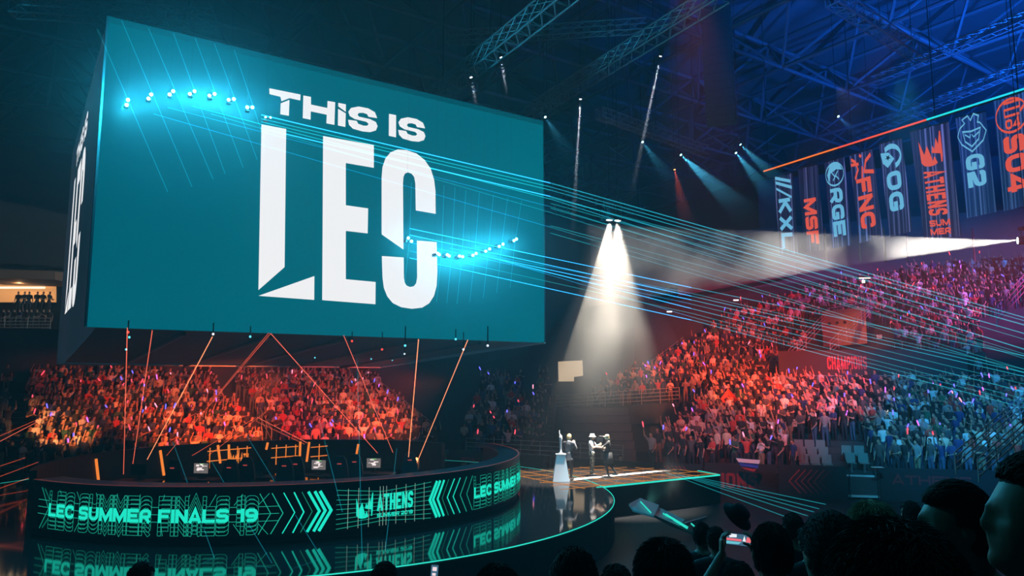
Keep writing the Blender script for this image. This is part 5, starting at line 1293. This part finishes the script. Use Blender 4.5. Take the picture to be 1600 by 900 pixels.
# ---------------------------------------------------------------- fine figures
def person(label, pose, loc, rz, mats, voxel=.011, hair=None, scale=1.0, extra=None, group=None, hair_len=0., name='person', sm=2, ratio=1.):
    mb, zn, hc, hd, up = figure(dict(pose, hand=pose.get('hand', 'fine')), True)
    me = remesh(mb, voxel, ratio, sm); me.name = 'person_body'; ix = zone_faces(me, zn); set_mats(me, ix, [mats['skin'], mats['top'], mats['legs'], mats.get('shoe', SHOE), HAIRD])
    o = bpy.data.objects.new(name, me); COL.objects.link(o); o.location = loc; o.rotation_euler = (0, 0, rz); o.scale = (scale,)*3
    tag(o, label, 'person', group)
    if hair: hair_cap(o, hc, hd, up, mats.get('hair', HAIRD), **hair)
    return o, hc, hd, up
def local_build(mb, name, m, parent, smooth=True):
    q = mb.build(name, m, None, smooth); q.parent = parent; return q
def hair_cap(parent, hc, hd, up, m, tufts=420, length=.03, low=-.03, fringe=.06, puff=.010, wild=.5, seed=1, name='hair', thick=.0045, sweep=False):
    """a cap of hair over the skull made of a shell and many short curved locks"""
    rr = random.Random(seed); mb = MB(); rt = hd.cross(up).normalized(); n = 40; m_ = 20
    def skin(x, y, zz): return Vector(hc)+rt*x*(.076+puff)+hd*y*((.098 if y < 0 else .092)+puff)+up*zz*(.118+puff)
    def covered(y, zz, x):
        if y > .25: return zz > (fringe/.118)+.0+.15*(1-abs(x))*0
        if y > -.15: return zz > .12-.1*(abs(x) < .8)
        return zz > low/.118*1.0-.25
    vs = {}; fs = []
    for i in range(m_+1):
        ph = PI*i/m_; zz = -math.cos(ph); r_ = math.sin(ph)
        for k in range(n):
            a = 2*PI*k/n; x, y = math.sin(a)*r_, math.cos(a)*r_; c_ = covered(y, zz, x)
            j = 1+.03*math.sin(7*a+5*zz+seed)+.02*math.sin(13*a-9*zz)
            vs[i, k] = (skin(x*j, y*j, zz*j) if c_ else Vector(hc)+rt*x*.070+hd*y*.085+up*zz*.108)
    idx = {kk: q for q, kk in enumerate(vs)}
    for i in range(m_):
        for k in range(n): fs.append((idx[i, k], idx[i, (k+1) % n], idx[i+1, (k+1) % n], idx[i+1, k]))
    mb.add(list(vs.values()), fs)
    for _ in range(tufts):
        while True:
            d = Vector((rr.gauss(0, 1), rr.gauss(0, 1), rr.gauss(0, 1))).normalized()
            if covered(d.y, d.z, d.x): break
        p = skin(d.x, d.y, d.z); nrm = (rt*d.x+hd*d.y+up*d.z).normalized()
        flow = (hd*rr.uniform(-.3, .6)+rt*(d.x*.6+rr.uniform(-.5, .5))-up*.55+hd*d.y*.3)
        if sweep: flow = -hd*.8+rt*rr.uniform(-.35, .35)+up*(.25 if d.y > .1 else -.35)
        flow = (flow-nrm*flow.dot(nrm)).normalized(); l_ = length*rr.uniform(.6, 1.4)
        q1 = p+(nrm*wild*.55+flow).normalized()*l_*.55; q2 = q1+(flow-nrm*.25+nrm*wild*.3).normalized()*l_*.6
        mb.tube([p-nrm*.006, q1, q2], [thick, thick*.8, thick*.25], 3, 0, False)
    return local_build(mb, name, m, parent)
# the people on the stage ----------------------------------------------------
suit = pm('grey_suit', (.06, .06, .07), .75); suitd = pm('dark_trousers', (.016, .016, .018), .85); blackc = pm('black_clothes', (.010, .010, .012), .85)
fair = pm('fair_skin', (.62, .42, .31), .5); blond = pm('blond_hair', (.62, .47, .24), .5); camo = mat('camo_cloth', (.1, .1, .08), .85)
_t = camo.node_tree; _n = _t.nodes.new('ShaderNodeTexNoise'); _n.inputs['Scale'].default_value = 11; _c = _t.nodes.new('ShaderNodeTexCoord'); _r = _t.nodes.new('ShaderNodeValToRGB'); _r.color_ramp.interpolation = 'CONSTANT'
_r.color_ramp.elements[0].color = (.008, .008, .008, 1); _r.color_ramp.elements[1].position = .47; _r.color_ramp.elements[1].color = (.06, .058, .045, 1); _e = _r.color_ramp.elements.new(.57); _e.color = (.36, .34, .30, 1)
_t.links.new(_c.outputs['Object'], _n.inputs['Vector']); _t.links.new(_n.outputs['Fac'], _r.inputs[0]); _t.links.new(_r.outputs[0], _t.nodes['Principled BSDF'].inputs['Base Color'])
whitec = pm('white_cloth', (.75, .74, .76), .6)
GZ = 1.207
def ground(px, py): p = at_height(px, py, GZ); return p
pA = ground(889, 750)
oA, hcA, hdA, upA = person('blond man in a grey suit holding a microphone to his mouth beside the tall trophy',
    dict(armL=((-.24, .02, 1.13), (-.22, .16, .92)), armR=((.28, .12, 1.2), (.13, .26, 1.43)), head=(.35, 1, .1), sleeve='long', hnrmR=(-.6, .4, .2), curlR=1.3, wide=1.03),
    pA, -.55, dict(skin=fair, top=suit, legs=suitd), .011, dict(tufts=260, length=.02, fringe=.05), 1.05)
oA.data.materials[4] = blond
for ch in oA.children: ch.data.materials[0] = blond
mb = MB(); mb.lathe([(.001, 1.10), (.155, 1.10), (.165, 1.0), (.19, .80), (.20, .76), (.001, .76)], (0, -.005, 0), 20)
jk = mb; q = mb.build('jacket_skirt', suit, None, True); q.parent = oA; q.scale = (1.03, .78, 1)
mb = MB(); h = v3(.12, .31, 1.50); mb.tube([h-v3(-.03, .02, .15), h], .013, 8); mb.ball(h+v3(-.01, .01, .01), .024, 8)
q = mb.build('microphone', M['black'], None, True); q.matrix_world = oA.matrix_basis; tag(q, 'black microphone in the raised hand of the man in the grey suit', 'microphone')
q.location = oA.location; q.rotation_euler = oA.rotation_euler; q.scale = oA.scale
# trophy on its white plinth
pT = ground(876.5, 751.5); t = thing('trophy_plinth', 'tall white tapering plinth under the trophy, beside the man in grey', 'plinth', pT)
mb = MB(); b = [v3(-.34, -.26, 0), v3(.34, -.26, 0), v3(.34, .26, 0), v3(-.34, .26, 0)]; tp_ = [v3(-.17, -.16, 1.05), v3(.17, -.16, 1.05), v3(.17, .16, 1.05), v3(-.17, .16, 1.05)]
mb.add([pT+x for x in b+tp_], [(3, 2, 1, 0), (4, 5, 6, 7), (0, 1, 5, 4), (1, 2, 6, 5), (2, 3, 7, 6), (3, 0, 4, 7)]); mb.build('plinth_body', whitec, t)
mb = MB(); mb.box(pT+Z*1.065, (.40, .38, .03)); mb.build('plinth_top', whitec, t)
silver = mat('trophy_silver', (.8, .8, .85), .4, .4)
tr = thing('trophy', 'slender silver trophy standing on the white plinth', 'trophy', pT+Z*1.08)
mb = MB(); mb.lathe([(.12, 0), (.12, .03), (.05, .06), (.035, .2), (.05, .5), (.075, .66), (.05, .72)], pT+Z*1.08, 16); mb.build('stem', silver, tr, True)
for k, (dx, h_) in enumerate(((-.045, .96), (0, .82), (.05, .74))):
    mb = MB(); mb.tube([pT+v3(dx*.5, 0, 1.7), pT+v3(dx*1.1, 0, 1.08+h_*.8), pT+v3(dx*.9, 0, 1.08+h_)], [.035, .022, .004], 8); mb.build('flame_blade', silver, tr, True)
# camera operator
pB = ground(925, 743.5)
oB, hcB, hdB, upB = person('camera operator in camouflage trousers and white bucket hat, camera on shoulder',
    dict(armL=((-.27, .18, 1.2), (-.06, .42, 1.30)), armR=((.30, .16, 1.2), (.17, .42, 1.36)), head=(-.35, 1, -.05), curlL=1.1, curlR=1.1, wide=1.08),
    pB, -PI*.62, dict(skin=fair, top=pm('pale_tee', (.45, .44, .47)), legs=camo), .011, dict(tufts=120, length=.02), 1.0)
hatm = pm('white_hat', (.72, .71, .7))
mb = MB(); n = 24; mb.lathe([(.001, .11), (.085, .105), (.098, .06), (.104, .02), (.165, -.03), (.160, -.036), (.10, .01), (.001, .03)], hcB+v3(0, -.005, .03), n); local_build(mb, 'bucket_hat', hatm, oB)
def inst(mb, name, m, parent_like, parent=None):
    q = mb.build(name, m, None); q.location = parent_like.location; q.rotation_euler = parent_like.rotation_euler; q.scale = parent_like.scale
    if parent is not None: q.parent = parent; q.location = (0, 0, 0); q.rotation_euler = (0, 0, 0); q.scale = (1, 1, 1)
    return q
vc = thing('video_camera', 'black broadcast camera on the shoulder of the camouflage operator', 'camera', oB.location); vc.rotation_euler = oB.rotation_euler
mb = MB(); c = v3(.10, .46, 1.53); mb.box(c, (.12, .28, .15)); mb.box(c+v3(0, -.17, -.02), (.1, .08, .17)); inst(mb, 'camera_body', M['black'], oB, vc)
mb = MB(); mb.tube([c+v3(0, .17, 0), c+v3(0, .30, 0), c+v3(0, .38, 0)], [.05, .055, .07], 14); inst(mb, 'camera_lens', M['matte'], oB, vc)
mb = MB(); mb.tube([c+v3(-.05, -.14, .09), c+v3(0, -.1, .16), c+v3(0, .14, .16), c+v3(0, .17, .09)], .014, 6); mb.box(c+v3(-.12, .06, .03), (.1, .1, .07)); inst(mb, 'handle_and_viewfinder', M['steel'], oB, vc)
mb = MB(); mb.tube([c+v3(.0, .05, -.08), c+v3(.02, .08, -.5), c+v3(.03, .02, -.9)], .018, 6); inst(mb, 'support_rod', M['black'], oB, vc)
# presenter in black reaching out
pC = ground(951, 745.5)
oC, hcC, hdC, upC = person('presenter in black clothes and cream cap reaching a hand out to the camera operator',
    dict(armL=((-.27, .24, 1.24), (-.12, .50, 1.24)), armR=((.25, .16, 1.16), (.12, .36, 1.2)), head=(-.15, 1, -.08), hnrmL=(0, 0, -1), legL=((-.12, .10, .5), (-.13, -.02, .09)), legR=((.10, -.05, .52), (.14, -.30, .16))),
    pC, PI*.42, dict(skin=fair, top=blackc, legs=blackc), .011, dict(tufts=200, length=.025), 1.0)
for ch in oC.children: ch.data.materials[0] = blond
mb = MB(); mb.lathe([(.001, .105), (.06, .095), (.092, .05), (.097, .005), (.001, .005)], hcC+v3(0, -.008, .035), 20); mb.prism([(hcC.x-.07, hcC.y+.06), (hcC.x+.07, hcC.y+.06), (hcC.x+.055, hcC.y+.17), (hcC.x-.055, hcC.y+.17)], hcC.z+.038, hcC.z+.05); local_build(mb, 'cap', pm('cream_cap', (.75, .62, .4)), oC)
mb = MB(); mb.lathe([(.001, 1.02), (.165, 1.02), (.19, .80), (.21, .58), (.001, .58)], (0, 0, 0), 20); local_build(mb, 'long_shirt_hem', blackc, oC)
mb = MB(); mb.box((0, .15, 1.06), (.3, .1, .14)); mb.box((0, .13, .99), (.36, .04, .05)); local_build(mb, 'waist_bag', M['matte'], oC)
# seated person behind the runway
pS = at_depth(970, 746, 37.4); pS.z = .25
oS, hcS, hdS, upS = person('person in dark clothes sitting low behind the runway right of the presenter',
    dict(hip=(0, 0, .5), armL=((-.27, .16, .78), (-.16, .38, .62)), armR=((.27, .16, .78), (.14, .38, .62)), legL=((-.14, .42, .52), (-.13, .42, .09)), legR=((.14, .42, .52), (.13, .42, .09)), sleeve='short'),
    pS, PI*.95, dict(skin=fair, top=blackc, legs=blackc), .014, dict(tufts=120, length=.02), 1.0)
mb = MB(); mb.box(pS+Z*.2, (.5, .5, .4)); tag(mb.build('flight_case', M['matte']), 'low black case under the person sitting behind the runway', 'case')
mb = MB(); mb.box((pS.x, pS.y, .125), (1.6, 1.6, .25)); tag(mb.build('floor_riser', M['matte']), 'low black riser behind the runway', 'platform')

# the nearest spectators, seen from behind -------------------------------------
dark_top = pm('dark_jacket', (.03, .035, .045), .75); teal_top = pm('grey_tee', (.10, .12, .14), .8); fskin = pm('evening_skin', (.40, .25, .18), .5); brownh = pm('brown_hair', (.035, .024, .018), .85); fairh = pm('fair_hair', (.42, .32, .18), .7)
def near(label, px, ytop, D, rz, pose=None, top=dark_top, hair=None, hm=brownh, s=1.0, group='spectators standing nearest the camera', voxel=.0085):
    p = at_depth(px, ytop, D); z = p.z-1.80*s; ps = dict(armL=((-.26, .03, 1.13), (-.24, .16, .92)), armR=((.26, .03, 1.13), (.24, .16, .92)))
    ps.update(pose or {})
    o, hc, hd, up = person(label, ps, Vector((p.x, p.y, z)), rz, dict(skin=fskin, top=top, legs=TROU[0], hair=hm), voxel, hair or {}, s, None, group, sm=3, ratio=.35)
    # shift so that the head, not the feet, is under the measured point
    off = Matrix.Rotation(rz, 4, 'Z') @ (Vector((hc.x, hc.y, 0))*s); o.location.x -= off.x; o.location.y -= off.y
    mb = MB(); mb.box((o.location.x, o.location.y, z/2), (.7, .5, z)); q = mb.build('stand_step', M['dark_concrete']); struct(q, 'concrete step under one of the nearest spectators', 'step')
    return o, hc, hd, up
AWAY = -.35
n1 = near('large man at the right edge in profile facing left, dark swept hair', 1622, 690, 1.62, 1.25, dict(wide=1.12), dark_top, dict(tufts=5000, length=.035, fringe=.075, puff=.014, wild=.35, seed=3, thick=.0022, sweep=True), s=1.08, voxel=.0055)
n2 = near('short haired man in profile facing left, second nearest at the right', 1488, 738, 2.35, 1.35, dict(tilt=.0), teal_top, dict(tufts=4000, length=.025, fringe=.06, puff=.012, wild=.35, seed=4, thick=.0024, sweep=True), s=1.05, voxel=.0055)
n3 = near('nearest spectator, big dark curly head seen from behind in the lower right', 1394, 800, 1.32, .1, None, dark_top, dict(tufts=8000, length=.03, low=-.06, puff=.018, wild=.9, seed=5, thick=.002), s=1.06)
n4 = near('man seen from behind left of the nearest curly head, neat dark hair', 1296, 784, 2.35, .15, None, dark_top, dict(tufts=3500, length=.02, puff=.010, wild=.3, seed=6, thick=.0022, sweep=True), s=1.06)
n5 = near('fair haired head showing between the dark heads at lower right', 1362, 777, 3.6, .0, None, dark_top, dict(tufts=3000, length=.06, low=-.1, puff=.014, wild=.1, seed=7, thick=.0025), hm=fairh)
n6 = near('man seen from behind right of the glowing phone, cropped dark hair', 1204, 805, 3.35, -.1, None, dark_top, dict(tufts=3000, length=.014, puff=.007, wild=.4, seed=8, thick=.0022), s=1.04)
n7 = near('person below the glowing phone filming with both raised hands', 1153, 872, 4.7, -.3,
    dict(armL=((-.27, .26, 1.46), (-.105, .42, 1.735)), armR=((.27, .26, 1.46), (.105, .42, 1.735)), hdirL=(0, .12, 1), hdirR=(0, .12, 1), hnrmL=(1, .25, 0), hnrmR=(-1, .25, 0), curlL=.75, curlR=.75), dark_top, dict(tufts=2000, length=.03, puff=.012, seed=9, thick=.0025), voxel=.0065)
n8 = near('man with tousled hair seen from behind at the bottom, a hand raised at his right', 1036, 834, 2.75, -.1, dict(armR=((.34, .06, 1.22), (.26, .14, 1.50)), hdirR=(-.35, .1, 1), hnrmR=(-1, .4, 0), curlR=.8), dark_top, dict(tufts=3500, length=.035, puff=.012, wild=.7, seed=10, thick=.0024), s=1.05)
n9 = near('person with swept dark hair seen from behind at the bottom centre', 897, 847, 3.05, -.2, None, dark_top, dict(tufts=3500, length=.035, puff=.014, wild=.4, seed=11, thick=.0024, sweep=True), s=1.04)
n10 = near('small dark head at the bottom edge between two taller spectators', 962, 873, 4.0, -.2, None, dark_top, dict(tufts=500, length=.02, puff=.008, seed=12))
n11 = near('tousled head cut by the bottom edge left of centre', 777, 875, 3.5, -.3, None, dark_top, dict(tufts=2500, length=.035, puff=.012, wild=.7, seed=13, thick=.0026))
n12 = near('dark head in front of the reflected emblem at the bottom edge', 601, 871, 5.2, -.3, None, dark_top, dict(tufts=500, length=.02, puff=.008, seed=14))
n13 = near('dark head low in front of the reflected letters at bottom left', 222, 872, 5.6, -.4, None, dark_top, dict(tufts=500, length=.02, puff=.008, seed=15))
for k, (px, yt, D, lab) in enumerate(((1096, 812, 7.5, 'small distant head left of the phone, near the ramp'), (1118, 818, 7.2, 'distant head just left of the raised phone'), (1238, 796, 6.4, 'distant dark head right of the man beside the phone'), (1262, 815, 6.0, 'distant dark head against the floor behind the neat haired man'), (1422, 778, 7.0, 'distant head at the floor between the fair hair and the profile man'))):
    near(lab, px, yt, D, -.2+.1*k, None, dark_top, dict(tufts=300, length=.02, puff=.009, seed=20+k), voxel=.012)
# phones
def phone(label, px, py, D, w, h, rz, face):
    p = at_depth(px, py, D); t = thing('phone', label, 'phone', p); e = Vector((math.cos(rz), math.sin(rz), -.06)).normalized(); f = Vector((math.sin(rz), -math.cos(rz), .05)).normalized(); u_ = e.cross(f); u_ = -u_ if u_.z < 0 else u_
    mb = MB(); mb.box(p, (w, .009, h), e, f, u_); mb.build('phone_body', M['black'], t)
    S_ = lambda x, y, o=0: p+f*(.0055+o)+e*(x-.5)*w*.94+u_*(y-.5)*h*.92
    mb = MB(); put_poly(mb, [(0, 0), (1, 0), (1, 1), (0, 1)], S_); sc_ = mb.build('phone_screen', glow('phone_bg', (.05, .14, .22), 1.0), t)
    if face:
        for nm, cc, polys in (('screen_white', (.85, .9, .95), [[(.12, .62), (.42, .68), (.42, .95), (.12, .95)], [(.66, .40), (.80, .40), (.74, .9)]]), ('screen_red', (.85, .16, .2), [[(0, .36), (.62, .36), (.62, .56), (0, .56)], [(.8, .34), (1, .34), (1, .75), (.84, .8)]]), ('screen_teal', (.15, .55, .65), [[(0, .06), (.5, .1), (.62, .3), (0, .3)]])):
            mb = MB()
            for q_ in polys: put_poly(mb, q_, lambda x, y: S_(x, y, .001))
            mb.build(nm, glow('phone_'+nm, cc, 1.0), sc_)
    else:
        mb = MB()
        for q_ in ([(.2, .55), (.8, .55), (.8, .85), (.2, .85)], [(.2, .2), (.7, .2), (.7, .4), (.2, .4)]): put_poly(mb, q_, lambda x, y: S_(x, y, .001))
        mb.build('screen_text', glow('phone_text', (.9, .7, .75), 1.0), sc_)
phone('glowing phone held sideways in raised hands, filming the stage', 1154, 843, 5.08, .165, .08, -.3, True)
phone('small lit phone at the bottom edge right of the reflected emblem', 679, 893, 5.0, .05, .09, 0, False)
mb = MB(); c = at_depth(1152, 806, 6.6); mb.lathe([(.001, .09), (.075, .08), (.09, .02), (.145, .0), (.145, -.01), (.001, -.01)], (0, 0, 0), 24)
q = mb.build('brimmed_hat', M['matte'], None, True); q.location = c; q.rotation_euler = (.5, .65, 0); tag(q, 'dark brimmed hat held up behind the glowing phone', 'hat')
